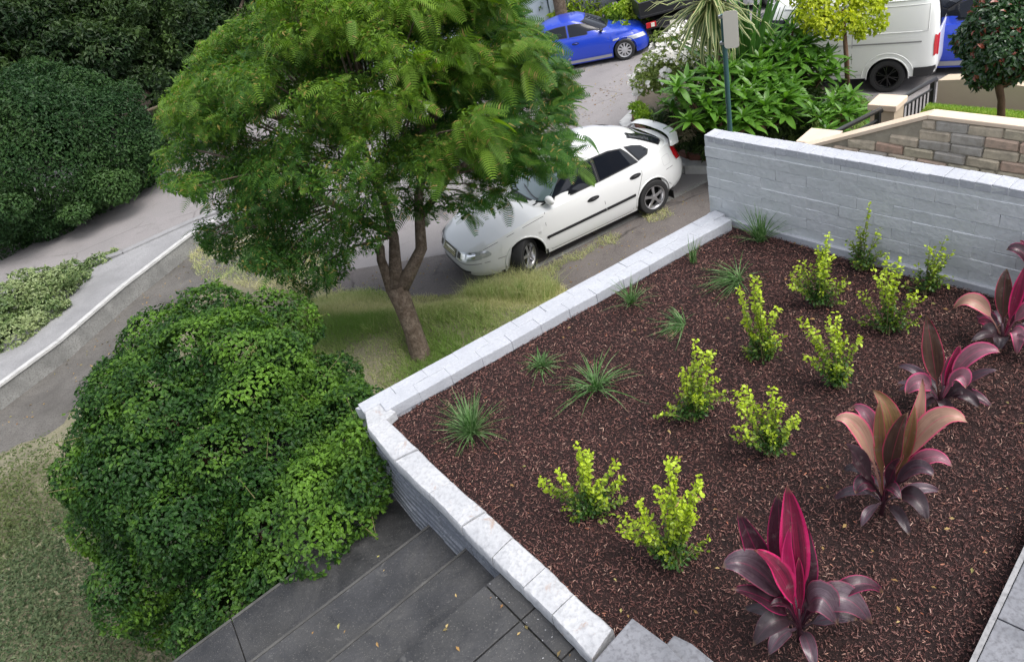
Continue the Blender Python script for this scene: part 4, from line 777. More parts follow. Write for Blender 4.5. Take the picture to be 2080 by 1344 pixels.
for i in range(40): p = pd(-250+38*i*.72+r.uniform(-20, 20), -130+r.uniform(0, 260)+max(0, 250-i*16)*.3, 31+r.uniform(-2, 2)); L.append([*p, 2.4, 1.6, 2.2])
P, Nn = lobe_points(np.array(L), 45, .8, .9, r); P[:, 2] = np.maximum(P[:, 2], 0)
crown('dark_woodland', P, Nn, M['wood'], None, .42, leaf_t(.6), .3, .7, 0, .4, None, 'stuff', r)
M['varieg'] = leaf_mat('variegated_leaves', (.06, .11, .035), (.17, .24, .085), (.42, .47, .24), .25, .45, .4)
mass('variegated_shrub', 'low pale green variegated hedge spreading along the concrete path', 'shrub', [(20, 620, 14.3, .75, .6, .45), (90, 600, 14.6, .7, .6, .42), (-40, 660, 13.9, .8, .6, .45), (30, 680, 13.6, .55, .5, .33), (150, 575, 15.2, .5, .42, .33), (190, 550, 15.7, .38, .3, .25), (225, 530, 16.1, .26, .22, .20), (-90, 700, 13.3, .7, .6, .4), (80, 645, 14.0, .5, .4, .3)], 900, .07, M['varieg'], .5, 14)
rock = MB(); pR = at(268, 358, .3); rr = random.Random(3)
bm = bmesh.new(); bmesh.ops.create_icosphere(bm, subdivisions=2, radius=.26)
for v in bm.verts: v.co = Vector((v.co.x*1.2, v.co.y, v.co.z*.75))*(1+rr.uniform(-.16, .16))
me = bpy.data.meshes.new('sandstone_rock'); bm.to_mesh(me); bm.free(); me.materials.append(M['render_cap']); o = bpy.data.objects.new('sandstone_rock', me); COL.objects.link(o); o.location = tuple(pR+np.array([0, 0, .1])); tag(o, 'pale sandstone rock at the foot of the ivy hedge where the side road disappears', 'rock', kind='thing')
# ---------------------------------------------------------------- fallen leaves and grit
M['litter'] = island_mat('fallen_leaves', [(0, (.16, .08, .035)), (.35, (.26, .16, .06)), (.6, (.36, .27, .12)), (.8, (.20, .20, .06)), (1, (.10, .055, .035))], .8)
def litter(name, poly, z, n, size, zf=None, seed=1, mat=None):
    r = np.random.default_rng(seed); W = np.array([at(a, b, z)[:2] for a, b in poly]); lo, hi = W.min(0), W.max(0); C = np.c_[r.uniform(lo[0], hi[0], n), r.uniform(lo[1], hi[1], n)]; C = C[in_poly(C, W)]; P3 = np.c_[C, np.zeros(len(C))]; C = C[vnoise(P3, 2.2, seed) > r.uniform(-1, .9, len(C))]; n = len(C)
    P = np.c_[C, (zf(C) if zf else np.full(n, z))+.006]; nn = nrm(np.c_[r.normal(size=(n, 2))*.25, np.ones(n)]); V, F, _ = scatter(*leaf_t(.5, .12, .05), P, frames(nn, nrm(r.normal(size=(n, 3)))), size*(.5+r.random(n))); np_mesh(name, V, F, mat or M['litter'], kind='stuff')
litter('fallen_leaves', [(1440, 400), (1360, 380), (1000, 560), (820, 520), (700, 590), (900, 700), (1300, 520)], 0, 2600, .035, seed=2)
litter('fallen_leaves', [(1160, 130), (1290, 130), (1290, 330), (1100, 330)], 0, 1500, .05, seed=3)
litter('fallen_leaves', [(0, 700), (380, 470), (520, 520), (200, 760), (0, 900)], .01, 1500, .04, seed=4)
litter('fallen_leaves', [(400, 1344), (760, 1100), (1000, 1160), (1200, 1344)], 3.05, 120, .022, seed=5)
litter('fallen_leaves', [(800, 860), (1480, 460), (2070, 620), (2070, 1050), (1950, 1344), (1300, 1280)], BZ+.012, 420, .024, seed=6)
litter('paint_chips', [(960, 1150), (1080, 1240), (1220, 1344), (1100, 1344)], 3.05, 160, .008, seed=7, mat=M['paint_rough'])


# ================================================================ vehicles
M['glass'] = flat('tinted_glass', (.008, .010, .015), .03, 0, .35, 0)
M['screen'] = flat('windscreen_glass', (.10, .14, .15), .03, 0, .9, .8)
M['rubber'] = flat('tyre_rubber', (.018, .018, .019), .75)
M['trim'] = flat('black_plastic_trim', (.016, .016, .018), .45)
M['alloy'] = flat('silver_alloy', (.48, .48, .50), .32, .85)
M['alloyp'] = flat('pale_alloy', (.62, .62, .64), .35, .6)
M['blackalloy'] = flat('black_alloy', (.012, .012, .013), .25, .3)
M['chrome'] = flat('chrome', (.7, .7, .72), .15, 1)
M['lampglass'] = flat('clear_lamp_lens', (.50, .52, .54), .08, .35, .8, .8)
M['redlamp'] = flat('red_lamp_lens', (.42, .012, .018), .15, 0, .7, .6)
M['orangelamp'] = flat('orange_lamp_lens', (.65, .17, .02), .2, 0, .7, .5)
M['well'] = flat('wheel_well', (.006, .006, .006), .95, 0, .1)
M['platew'] = flat('number_plate', (.62, .60, .52), .5)
def paint(name, c, rough=.3): return flat(name, c, rough, 0, .5, .7)
M['white_car'] = paint('white_car_paint', (.64, .65, .65)); M['white_van'] = paint('white_van_paint', (.72, .73, .71)); M['blue_car'] = paint('blue_car_paint', (.010, .045, .44), .28)
M['seam'] = flat('panel_gap', (.05, .05, .055), .8)
def lin(x, pts):
    xs_ = [p[0] for p in pts]; ys_ = [p[1] for p in pts]; return np.interp(x, xs_, ys_)
class Shell:
    """car surface: plan outlines that change with height. x forward, y left, z up"""
    def __init__(s, x0, xf, xr, w, nf, nr, zb, zt): s.x0, s.xf, s.xr, s.w, s.nf, s.nr, s.zb, s.zt = x0, xf, xr, w, nf, nr, zb, zt
    def hw(s, x, z):
        f = lin(z, s.xf)-s.x0; r_ = s.x0-lin(z, s.xr); a = x-s.x0
        if a >= 0: return lin(z, s.w)*max(0., 1-min(1, a/f)**s.nf)**(1/s.nf)
        return lin(z, s.w)*max(0., 1-min(1, -a/r_)**s.nr)**(1/s.nr)
    def nose(s, y, z):
        f = lin(z, s.xf)-s.x0; return s.x0+f*max(0., 1-min(1, abs(y)/lin(z, s.w))**s.nf)**(1/s.nf)
    def tail(s, y, z):
        f = s.x0-lin(z, s.xr); return s.x0-f*max(0., 1-min(1, abs(y)/lin(z, s.w))**s.nr)**(1/s.nr)
    def build(s, name, mats, parent, samples, T=(0, .06, .15, .28, .42, .56, .70, .82, .91, .97, 1.0), crown_=.04, K=8, rail=None):
        th = []                              # outline angle samples given as fractional x positions plus rounded ends
        fx = sorted(set(samples)); a_ = np.linspace(0, 1, 15)
        ring = [('n', q) for q in np.linspace(0, math.pi/2, 16)[:-4]]+[('x', x) for x in fx[::-1]]+[('r', q) for q in np.linspace(math.pi/2, math.pi, 16)[4:]]
        pts = np.zeros((len(ring), len(T), 3))
        for i, (k, q) in enumerate(ring):
            for j, t in enumerate(T):
                x = s.x0+(1.5 if k == 'n' else -1.5) if k != 'x' else q; y = 0
                for _ in range(7):
                    z = s.zb(x)+t*(s.zt(x)-s.zb(x)); W_ = lin(z, s.w)
                    if k == 'n': f = lin(z, s.xf)-s.x0; x = s.x0+f*abs(math.cos(q))**(2/s.nf); y = W_*abs(math.sin(q))**(2/s.nf)
                    elif k == 'r': f = s.x0-lin(z, s.xr); x = s.x0-f*abs(math.cos(q))**(2/s.nr); y = W_*abs(math.sin(q))**(2/s.nr)
                    else: y = s.hw(q, z)
                if i in (0, len(ring)-1): y = 0
                pts[i, j] = (x, y, z)
        mb = MB(); mb.grid(pts); P2 = pts.copy(); P2[:, :, 1] *= -1; mb.grid(P2)
        for i in range(len(ring)-1):         # top and underside, strip by strip
            for (j, cr, mi) in ((len(T)-1, crown_, 0), (0, 0, 1)):
                a, b = pts[i, j], pts[i+1, j]; row = []
                for p in (a, b):
                    u = np.linspace(1, -1, K+1) if j else np.array([1, -1]); row.append(np.stack([np.full(len(u), p[0]), p[1]*u, p[2]+cr*(1-np.abs(u)**2.4)*min(1, p[1]/.3)], 1))
                mb.grid(np.stack(row, 0), mi)
        o = mb.build(name, mats, parent, world=False, smooth=True, sharp=38); return o
    def side(s, x, z, sgn=1, off=0.0):
        e = .01; p = np.array([x, s.hw(x, z), z]); px_ = np.array([x+e, s.hw(x+e, z), z]); pz = np.array([x, s.hw(x, z+e), z+e]); n = np.cross(pz-p, px_-p); n /= max(np.linalg.norm(n), 1e-9)
        if n[1] < 0: n = -n
        q = p+n*off; q[1] *= sgn; return q
    def side_patch(s, name, poly, sgn, off, mat, parent, nx=10, nz=5, rim=.0):
        """poly: 4 corners (x,z) bl,br,tr,tl"""
        bl, br, tr_, tl = [np.array(p, float) for p in poly]; G = np.zeros((nx+1, nz+1, 3))
        for i in range(nx+1):
            for j in range(nz+1):
                u, v = i/nx, j/nz; q = (bl*(1-u)+br*u)*(1-v)+(tl*(1-u)+tr_*u)*v; o = off if 0 < i < nx and 0 < j < nz else off-rim; G[i, j] = s.side(q[0], q[1], sgn, o)
        mb = MB(); mb.grid(G); return mb.build(name, mat, parent, world=False, smooth=True)
    def poly_patch(s, name, poly, sgn, off, mat, parent):
        """any outline (x,z), filled as a fan of thin rings"""
        P = np.array(poly, float); c = P.mean(0); rings = [P, c+(P-c)*.66, c+(P-c)*.33]; vs = []; n = len(P)
        for rg_ in rings: vs += [s.side(q[0], q[1], sgn, off) for q in rg_]
        vs.append(s.side(c[0], c[1], sgn, off)); fs = [(k*n+i, k*n+(i+1) % n, (k+1)*n+(i+1) % n, (k+1)*n+i) for k in range(2) for i in range(n)]+[(2*n+i, 2*n+(i+1) % n, 3*n) for i in range(n)]
        mb = MB(); mb.add(vs, fs); return mb.build(name, mat, parent, world=False, smooth=True)
    def end_patch(s, name, poly, front, off, mat, parent, ny=12, nz=5):
        bl, br, tr_, tl = [np.array(p, float) for p in poly]; G = np.zeros((ny+1, nz+1, 3)); f = s.nose if front else s.tail; sg = 1 if front else -1
        for i in range(ny+1):
            for j in range(nz+1):
                u, v = i/ny, j/nz; q = (bl*(1-u)+br*u)*(1-v)+(tl*(1-u)+tr_*u)*v; e = .01
                p = np.array([f(q[0], q[1]), q[0], q[1]]); a = np.array([f(q[0]+e, q[1]), q[0]+e, q[1]]); b = np.array([f(q[0], q[1]+e), q[0], q[1]+e]); n = np.cross(a-p, b-p); n /= max(np.linalg.norm(n), 1e-9); n *= (1 if n[0]*sg > 0 else -1); G[i, j] = p+n*off
        mb = MB(); mb.grid(G); return mb.build(name, mat, parent, world=False, smooth=True)
def ribbon(mb, shell, pts, sgn, w, off):
    """thin band on the side surface following (x,z) points"""
    pts = [np.array(p, float) for p in pts]; L, R_ = [], []
    for i, p in enumerate(pts):
        d = pts[min(i+1, len(pts)-1)]-pts[max(i-1, 0)]; d /= max(np.linalg.norm(d), 1e-9); n = np.array([-d[1], d[0]])*w/2; L.append(shell.side(*(p+n), sgn, off)); R_.append(shell.side(*(p-n), sgn, off))
    mb.grid(np.stack([np.array(L), np.array(R_)], 1))
def seg(a, b, n=8): return [(a[0]+(b[0]-a[0])*i/n, a[1]+(b[1]-a[1])*i/n) for i in range(n+1)]
def wheel(parent, c, rad, width, sgn, rim_mat, spokes, steer=0.0, split=False, lip=None):
    """c: hub centre, outer face towards sgn*y"""
    t = MB(); w = width/2; prof = [(rad*.66, -w*.9), (rad*.80, -w), (rad*.95, -w*.95), (rad, -w*.70), (rad, w*.70), (rad*.95, w*.95), (rad*.80, w), (rad*.66, w*.9), (rad*.60, 0)]
    t.lathe(prof, (0, 0, 0), n=36, close=True)
    for k in (-.35, 0, .35): t.lathe([(rad+.001, w*k-.006), (rad-.012, w*k), (rad+.001, w*k+.006)], (0, 0, 0), n=36, mi=0)
    root = t.build('wheel', [M['rubber']], parent, world=False, smooth=True, sharp=35); root.location = c; root.rotation_euler = (0, 0, steer)
    s = sgn; d = MB(); d.lathe([(rad*.66, s*w*.85), (rad*.60, s*w*.55), (rad*.56, s*w*.1)], (0, 0, 0), n=32); d.lathe([(rad*.66, s*w*.85), (rad*.69, s*w*.98), (rad*.64, s*w*.92)], (0, 0, 0), n=32)
    d.lathe([(rad*.13, s*w*.86), (rad*.12, s*w*.95), (0.001, s*w*.96)], (0, 0, 0), n=16); d.lathe([(rad*.13, s*w*.86), (rad*.14, s*w*.3)], (0, 0, 0), n=16)
    for k in range(spokes):
        a = 2*math.pi*k/spokes+.3
        for b_ in ((-.10, .10) if split else (0,)):
            pr = []; ww = rad*(.035 if split else .085)
            for q, (r0, y0, wd_) in enumerate(((rad*.10, .90, 1.15), (rad*.35, .86, .85), (rad*.64, .80, 1.3))):
                aa = a+b_*(q > 0)*(1 if q == 1 else 1.5); cx, cz = r0*math.cos(aa), r0*math.sin(aa); tx, tz = -math.sin(aa)*ww*wd_, math.cos(aa)*ww*wd_
                pr.append([(cx-tx, s*w*(y0-.16), cz-tz), (cx-tx*.8, s*w*y0, cz-tz*.8), (cx+tx*.8, s*w*y0, cz+tz*.8), (cx+tx, s*w*(y0-.16), cz+tz)])
            d.grid(np.array(pr))
    rm = d.build('rim', [rim_mat], root, world=False, smooth=True, sharp=35)
    b = MB(); b.lathe([(rad*.57, s*w*.12), (.001, s*w*.12)], (0, 0, 0), n=24); b.build('brake_disc', [M['well']], root, world=False)
    return root
def make_car(name, label, cat, loc, heading, sp, paint_, scale=1.0, detail=True):
    t = thing(name, label, cat, loc, heading, s=scale); wb0, wb1, wr, tr_ = sp['wf'], sp['wr'], sp['wheel'], sp['arch']
    zb0 = sp.get('zb', .19)
    def zb(x):
        z = lin(x, sp['bot']) if 'bot' in sp else zb0
        for c in (wb0, wb1):
            d = abs(x-c)
            if d < tr_: z = max(z, wr-.01+math.sqrt(tr_*tr_-d*d))
        return z
    zt = lambda x: lin(x, sp['deck'])
    B = Shell(sp['x0'], sp['xf'], sp['xr'], sp['w'], sp['nf'], sp['nr'], zb, zt)
    xs_ = set(np.round(np.linspace(sp['x0']-abs(sp['x0']-lin(.5, sp['xr']))*.74, sp['x0']+(lin(.5, sp['xf'])-sp['x0'])*.74, 34), 4))
    for c in (wb0, wb1):
        for a in np.linspace(0, math.pi, 25): xs_.add(round(c+tr_*1.001*math.cos(a), 4))
    lim0, lim1 = sp['x0']-(sp['x0']-lin(.5, sp['xr']))*.80, sp['x0']+(lin(.5, sp['xf'])-sp['x0'])*.80
    xs_ = [x for x in xs_ if lim0 < x < lim1]
    body = B.build('body', [paint_, M['well']], t, xs_, crown_=sp.get('crown', .045))
    cb_ = lambda x: lin(x, sp['deck'])-.03; ct_ = lambda x: lin(x, sp['roof'])
    Cb = Shell(sp['cx0'], sp['cxf'], sp['cxr'], sp['cw'], sp['cnf'], sp['cnr'], cb_, ct_)
    xs2 = list(np.round(np.linspace(sp['cx0']-(sp['cx0']-lin(1.3, sp['cxr']))*.80, sp['cx0']+(lin(1.3, sp['cxf'])-sp['cx0'])*.80, 22), 4))
    cab = Cb.build('roof', [paint_, M['well']], t, xs2, T=(0, .12, .3, .5, .7, .84, .93, .98, 1.0), crown_=sp.get('rcrown', .045))
    for sgn in (1, -1):
        for k, (c, ri) in enumerate(((wb0, 0), (wb1, 1))):
            arc = [(c+(tr_+.010)*math.cos(a), wr-.01+(tr_+.010)*math.sin(a)) for a in np.linspace(-.10, math.pi+.10, 26)]
            mb = MB(); mb.tube([B.side(x, z, sgn, -.004) for x, z in arc], .016, 6); mb.build('arch_lip', paint_ if not sp.get('archdark') else M['trim'], body, world=False, smooth=True)
            wheel(t, (c, sgn*(sp['track']-sp.get('wheelw', .19)/2), wr), wr, sp.get('wheelw', .19), sgn, sp['rim'], sp['spokes'], (sp.get('steer', 0) if k == 0 else 0), sp.get('split', False))
        # glass: a dark band of window trim with the panes set on it
        for wn_, poly, mt in sp['windows']:
            fo = Cb.poly_patch('window', poly, sgn, .006, M['trim'] if mt else paint_, t); c = np.mean(poly, 0)
            inner = [c+(np.array(p)-c)*np.array([1-.035/max(.2, np.ptp([q[0] for q in poly])/2), 1-.022/max(.1, np.ptp([q[1] for q in poly])/2)]) for p in poly]
            Cb.poly_patch('pane', inner, sgn, .012, M['glass'], fo)
        if detail:
            for sm in sp['seams']:
                mb = MB(); ribbon(mb, B, sm, sgn, .007, .0025); mb.build('door_seam', M['seam'], body, world=False)
            for (hx, hz) in sp['handles']:
                h = B.poly_patch('handle', [(hx+.115*math.cos(a), hz+.036*math.sin(a)) for a in np.linspace(0, 2*math.pi, 14)[:-1]], sgn, .006, M['trim'], t)
                mb = MB(); mb.tube([B.side(hx-.07, hz+.002, sgn, .010), B.side(hx, hz+.004, sgn, .030), B.side(hx+.07, hz+.002, sgn, .010)], .010, 6); mb.build('grip', M['trim'] if sp.get('darkhandle', True) else paint_, h, world=False, smooth=True)
            for (a, b, z0, z1, w_, mt) in sp['mouldings']:
                mb = MB(); P = [(a+(b-a)*i/14, z0+(z1-z0)*i/14) for i in range(15)]; ribbon(mb, B, P, sgn, w_, .012); ribbon(mb, B, [(x, z+w_/2) for x, z in P], sgn, .012, .007); ribbon(mb, B, [(x, z-w_/2) for x, z in P], sgn, .012, .007); mb.build('side_moulding', mt, t, world=False)
            if 'mirror' in sp:
                mx, mz = sp['mirror']; p = Cb.side(mx, mz-.03, sgn, 0); m_ = MB(); mo = bmesh.new(); bmesh.ops.create_uvsphere(mo, u_segments=14, v_segments=9, radius=1)
                for v in mo.verts: v.co = Vector((max(-.62, v.co.x)*.065+p[0]+.02, v.co.y*.11+p[1]+sgn*.12, v.co.z*.07+p[2]+.02))
                me = bpy.data.meshes.new('mirror'); mo.to_mesh(me); mo.free(); me.materials.append(sp.get('mirmat', paint_)); me.polygons.foreach_set('use_smooth', [True]*len(me.polygons)); mro = bpy.data.objects.new('mirror', me); COL.objects.link(mro); mro.parent = t
                mb = MB(); mb.tube([p, p+np.array([.0, sgn*.06, .0])], .022, 6); mb.build('mirror_arm', M['trim'], mro, world=False)
    for (poly, front, mt, nm) in sp['ends']:
        B.end_patch(nm, poly, front, .006, mt, t)
    for (poly, front, mt, nm) in sp['cabends']:
        w_ = Cb.end_patch(nm, poly, front, .007, M['trim'], t); c = np.mean(poly, 0); inner = [c+(np.array(p)-c)*np.array([.95, .90]) for p in poly]; Cb.end_patch('pane', inner, front, .013, mt, w_)
    return t, B, Cb, body

HB = dict(x0=-.05, wf=1.235, wr=-1.23, wheel=.295, arch=.345, track=.835, zb=.20, steer=R(36),
 bot=[(-2.15, .34), (-1.7, .24), (-1.5, .20), (1.6, .18), (2.0, .22), (2.2, .25)],
 xf=[(.15, 2.10), (.30, 2.18), (.50, 2.20), (.62, 2.14), (.70, 2.04), (.80, 1.86), (.95, 1.62)],
 xr=[(.15, -1.95), (.32, -2.10), (.55, -2.135), (.68, -2.08), (.85, -2.0), (1.0, -1.93), (1.2, -1.8)],
 w=[(.15, .79), (.30, .835), (.48, .847), (.60, .847), (.78, .825), (.88, .795), (.95, .765), (1.05, .73)], nf=4.5, nr=4.2,
 deck=[(-2.2, .93), (-2.0, .97), (-1.6, 1.0), (-1.2, .955), (-.4, .925), (.6, .895), (1.0, .865), (1.5, .78), (1.85, .695), (2.0, .645), (2.1, .59), (2.2, .53)], crown=.040,
 roof=[(-2.1, .98), (-1.8, 1.06), (-1.4, 1.20), (-1.0, 1.275), (-.5, 1.325), (-.1, 1.335), (.2, 1.31), (.5, 1.16), (.9, .93), (1.1, .86)], rcrown=.05,
 cx0=-.45, cxf=[(.85, .98), (.93, .83), (1.1, .50), (1.25, .20), (1.34, -.02)], cxr=[(.9, -1.93), (1.0, -1.86), (1.1, -1.62), (1.2, -1.36), (1.28, -1.12), (1.33, -.95)],
 cw=[(.85, .785), (.93, .765), (1.1, .69), (1.25, .625), (1.30, .60), (1.35, .56)], cnf=4.2, cnr=4.2, rim=M['alloy'], spokes=5,
 windows=[('front', [(.66, .945), (.20, .955), (-.289, .965), (-.289, 1.12), (-.285, 1.262), (-.05, 1.262), (.14, 1.225), (.42, 1.085)], 1), ('rear', [(-.291, .965), (-.75, .98), (-1.07, .99), (-.93, 1.15), (-.84, 1.225), (-.60, 1.262), (-.287, 1.264), (-.291, 1.12)], 1), ('quarter', [(-1.08, 1.00), (-1.28, 1.025), (-1.33, 1.07), (-1.22, 1.15), (-1.05, 1.20), (-.90, 1.225), (-.96, 1.15)], 1)],
 seams=[[(.78, .24), (.80, .45), (.80, .70), (.76, .88)], [(-.29, .22), (-.29, .6), (-.29, .92)], [(-.80, .26), (-.90, .44), (-.97, .60), (-1.06, .78), (-1.10, .93)], seg((.78, .235), (-.78, .235), 14), [(.80, .83), (1.1, .80), (1.4, .755), (1.7, .70), (1.86, .66)], [(-1.95, .66), (-1.7, .655), (-1.55, .655)]],
 handles=[(-.10, .755), (-.93, .80)], mouldings=[(.83, -.29, .475, .49, .036, M['trim']), (-.30, -.87, .49, .50, .036, M['trim'])], mirror=(.58, 1.0),
 ends=[([(-.26, .50), (.26, .50), (.24, .62), (-.24, .62)], True, M['trim'], 'grille'), ([(.33, .49), (.70, .53), (.68, .655), (.30, .62)], True, M['lampglass'], 'headlight'), ([(-.70, .53), (-.33, .49), (-.30, .62), (-.68, .655)], True, M['lampglass'], 'headlight'),
  ([(-.52, .27), (.52, .27), (.55, .33), (-.55, .33)], True, M['trim'], 'bumper_grille'), ([(-.55, .68), (.55, .68), (.5, .80), (-.5, .80)], False, paint('hatch_panel', (.70, .71, .71)), 'hatch_panel'), ([(-.26, .45), (.26, .45), (.26, .56), (-.26, .56)], False, M['platew'], 'number_plate')],
 cabends=[([(-.68, .955), (.68, .955), (.52, 1.25), (-.52, 1.25)], True, M['screen'], 'windscreen'), ([(-.60, 1.04), (.60, 1.04), (.50, 1.27), (-.50, 1.27)], False, M['glass'], 'rear_window')])
mz_ = lambda z: z if z < .9 else .885+(z-.92)*1.27
for k_ in ('cxf', 'cxr', 'cw'): HB[k_] = [(mz_(a), b) for a, b in HB[k_]]
HB['roof'] = [(a, mz_(b)) for a, b in HB['roof']]; HB['windows'] = [(a, [(x, mz_(z)) for x, z in p], m) for a, p, m in HB['windows']]
HB['cabends'] = [([(y, mz_(z)) for y, z in p], f, m, n) for p, f, m, n in HB['cabends']]; HB['deck'] = [(a, b-.025 if -1.5 < a < 1 else b) for a, b in HB['deck']]
wf_, wr_ = at(1078, 553, 0), at(1332, 432, 0); uu = (wf_-wr_)/np.linalg.norm(wf_-wr_); ln_ = np.array([-uu[1], uu[0], 0]); cc_ = (wf_+wr_)/2-ln_*.80
wc, WB, WC, wbody = make_car('parked_hatchback', 'white five door hatchback with dark tinted windows parked under the feathery tree', 'car', (cc_[0], cc_[1], .004), math.atan2(uu[1], uu[0]), HB, M['white_car'])
for sgn in (1, -1):
    WB.poly_patch('tail_lamp', [(-1.84, .70), (-1.97, .67), (-2.07, .69), (-2.06, .80), (-2.0, .90), (-1.90, .94), (-1.78, .92), (-1.79, .80)], sgn, .008, M['redlamp'], wc)
    ind = WB.poly_patch('corner_lamp', [(1.88, .545), (1.78, .56), (1.765, .59), (1.80, .635), (1.90, .655), (1.97, .63), (1.99, .585), (1.95, .55)], sgn, .008, M['lampglass'], wc)
    WB.poly_patch('indicator', [(1.90, .575), (1.85, .59), (1.86, .615), (1.91, .625), (1.94, .60)], sgn, .014, M['alloyp'], ind)
    WB.poly_patch('side_repeater', [(.93+.025*math.cos(a), .62+.016*math.sin(a)) for a in np.linspace(0, 6.28, 9)[:-1]], sgn, .006, M['alloyp'], wc)
fm = MB(); ribbon(fm, WB, [(-1.60+.085*np.sign(math.cos(a))*abs(math.cos(a))**.4, .80+.075*np.sign(math.sin(a))*abs(math.sin(a))**.4) for a in np.linspace(0, 2*math.pi, 22)], 1, .005, .003); fm.build('fuel_flap', flat('fine_gap', (.40, .40, .41), .6), wc, world=False)
sp_ = MB(); pts = []
for a in np.linspace(-1, 1, 25):
    y = a*.66; hgt = 1.085-.10*max(0, abs(a)-.82)/.18-.02*a*a; x = -1.99+.14*abs(a)**3; pts.append((x, y, hgt))
sec = []
for p in pts: sec.append([(p[0]-.085, p[1], p[2]+.012), (p[0]-.04, p[1], p[2]+.022), (p[0]+.06, p[1], p[2]+.006), (p[0]+.085, p[1], p[2]-.008), (p[0]+.04, p[1], p[2]-.016), (p[0]-.06, p[1], p[2]-.006)])
S_ = np.array(sec); S_ = np.concatenate([S_, S_[:, :1]], 1); sp_.grid(S_); sp_.add(S_[0, :6].tolist(), [(0, 1, 2, 3, 4, 5)]); sp_.add(S_[-1, :6].tolist(), [(5, 4, 3, 2, 1, 0)]); sp_.build('rear_spoiler', M['white_car'], wc, world=False, smooth=True, sharp=60)
for sg in (1, -1):                           # lamp units: dark reflector bowls behind the lens edge
    for (y0, y1, z0, z1) in ((.40, .50, .535, .615), (.53, .64, .555, .635)):
        WB.end_patch('lamp_reflector', [(min(sg*y0, sg*y1), z0), (max(sg*y0, sg*y1), z0), (max(sg*y0, sg*y1), z1), (min(sg*y0, sg*y1), z1)], True, .011, M['chrome'], wc, 6, 4)
    WB.end_patch('dark_reflector', [(min(sg*.30, sg*.39), .525), (max(sg*.30, sg*.39), .525), (max(sg*.30, sg*.38), .61), (min(sg*.30, sg*.38), .61)], True, .011, M['trim'], wc, 4, 4)
WB.end_patch('bumper_line', [(-.80, .455), (.80, .455), (.80, .468), (-.80, .468)], True, .003, flat('soft_gap', (.22, .22, .23), .6), wc, 24, 1)
for k in range(4): WB.end_patch('grille_bar', [(-.24, .52+k*.025), (.24, .52+k*.025), (.24, .527+k*.025), (-.24, .527+k*.025)], True, .012, M['chrome'], wc, 8, 1)
wp_ = MB()
for (y0, y1) in ((.50, -.05), (-.12, -.55)):
    q = [np.array([WC.nose(y0+(y1-y0)*i/6, .965+.012*i), y0+(y1-y0)*i/6, .965+.012*i])+np.array([.02, 0, .018]) for i in range(7)]; wp_.tube(q, .007, 5)
wp_.build('wiper', M['trim'], wc, world=False)
cw_ = MB(); cw_.grid(np.array([[(WC.nose(y, .935)+.012, y, .932) , (WC.nose(y, .935)+.07, y, .905)] for y in np.linspace(-.62, .62, 14)])); cw_.build('cowl_panel', M['trim'], wc, world=False)
for sgn in (1, -1):
    for x in (wbx := (.86, -1.60)):
        mf = MB(); mf.box((x, sgn*.76, .20), (.012, .16, .15)); mf.build('mud_flap', M['trim'], wc, world=False)
hl = MB(); hl.grid(np.array([[(x, y*f, lin(x, HB['deck'])+.055*(1-abs(f)**2.4)+.003) for f in (.80, .815)] for x, y in ((1.0, .74), (1.3, .70), (1.55, .64), (1.75, .57), (1.88, .50))])); 

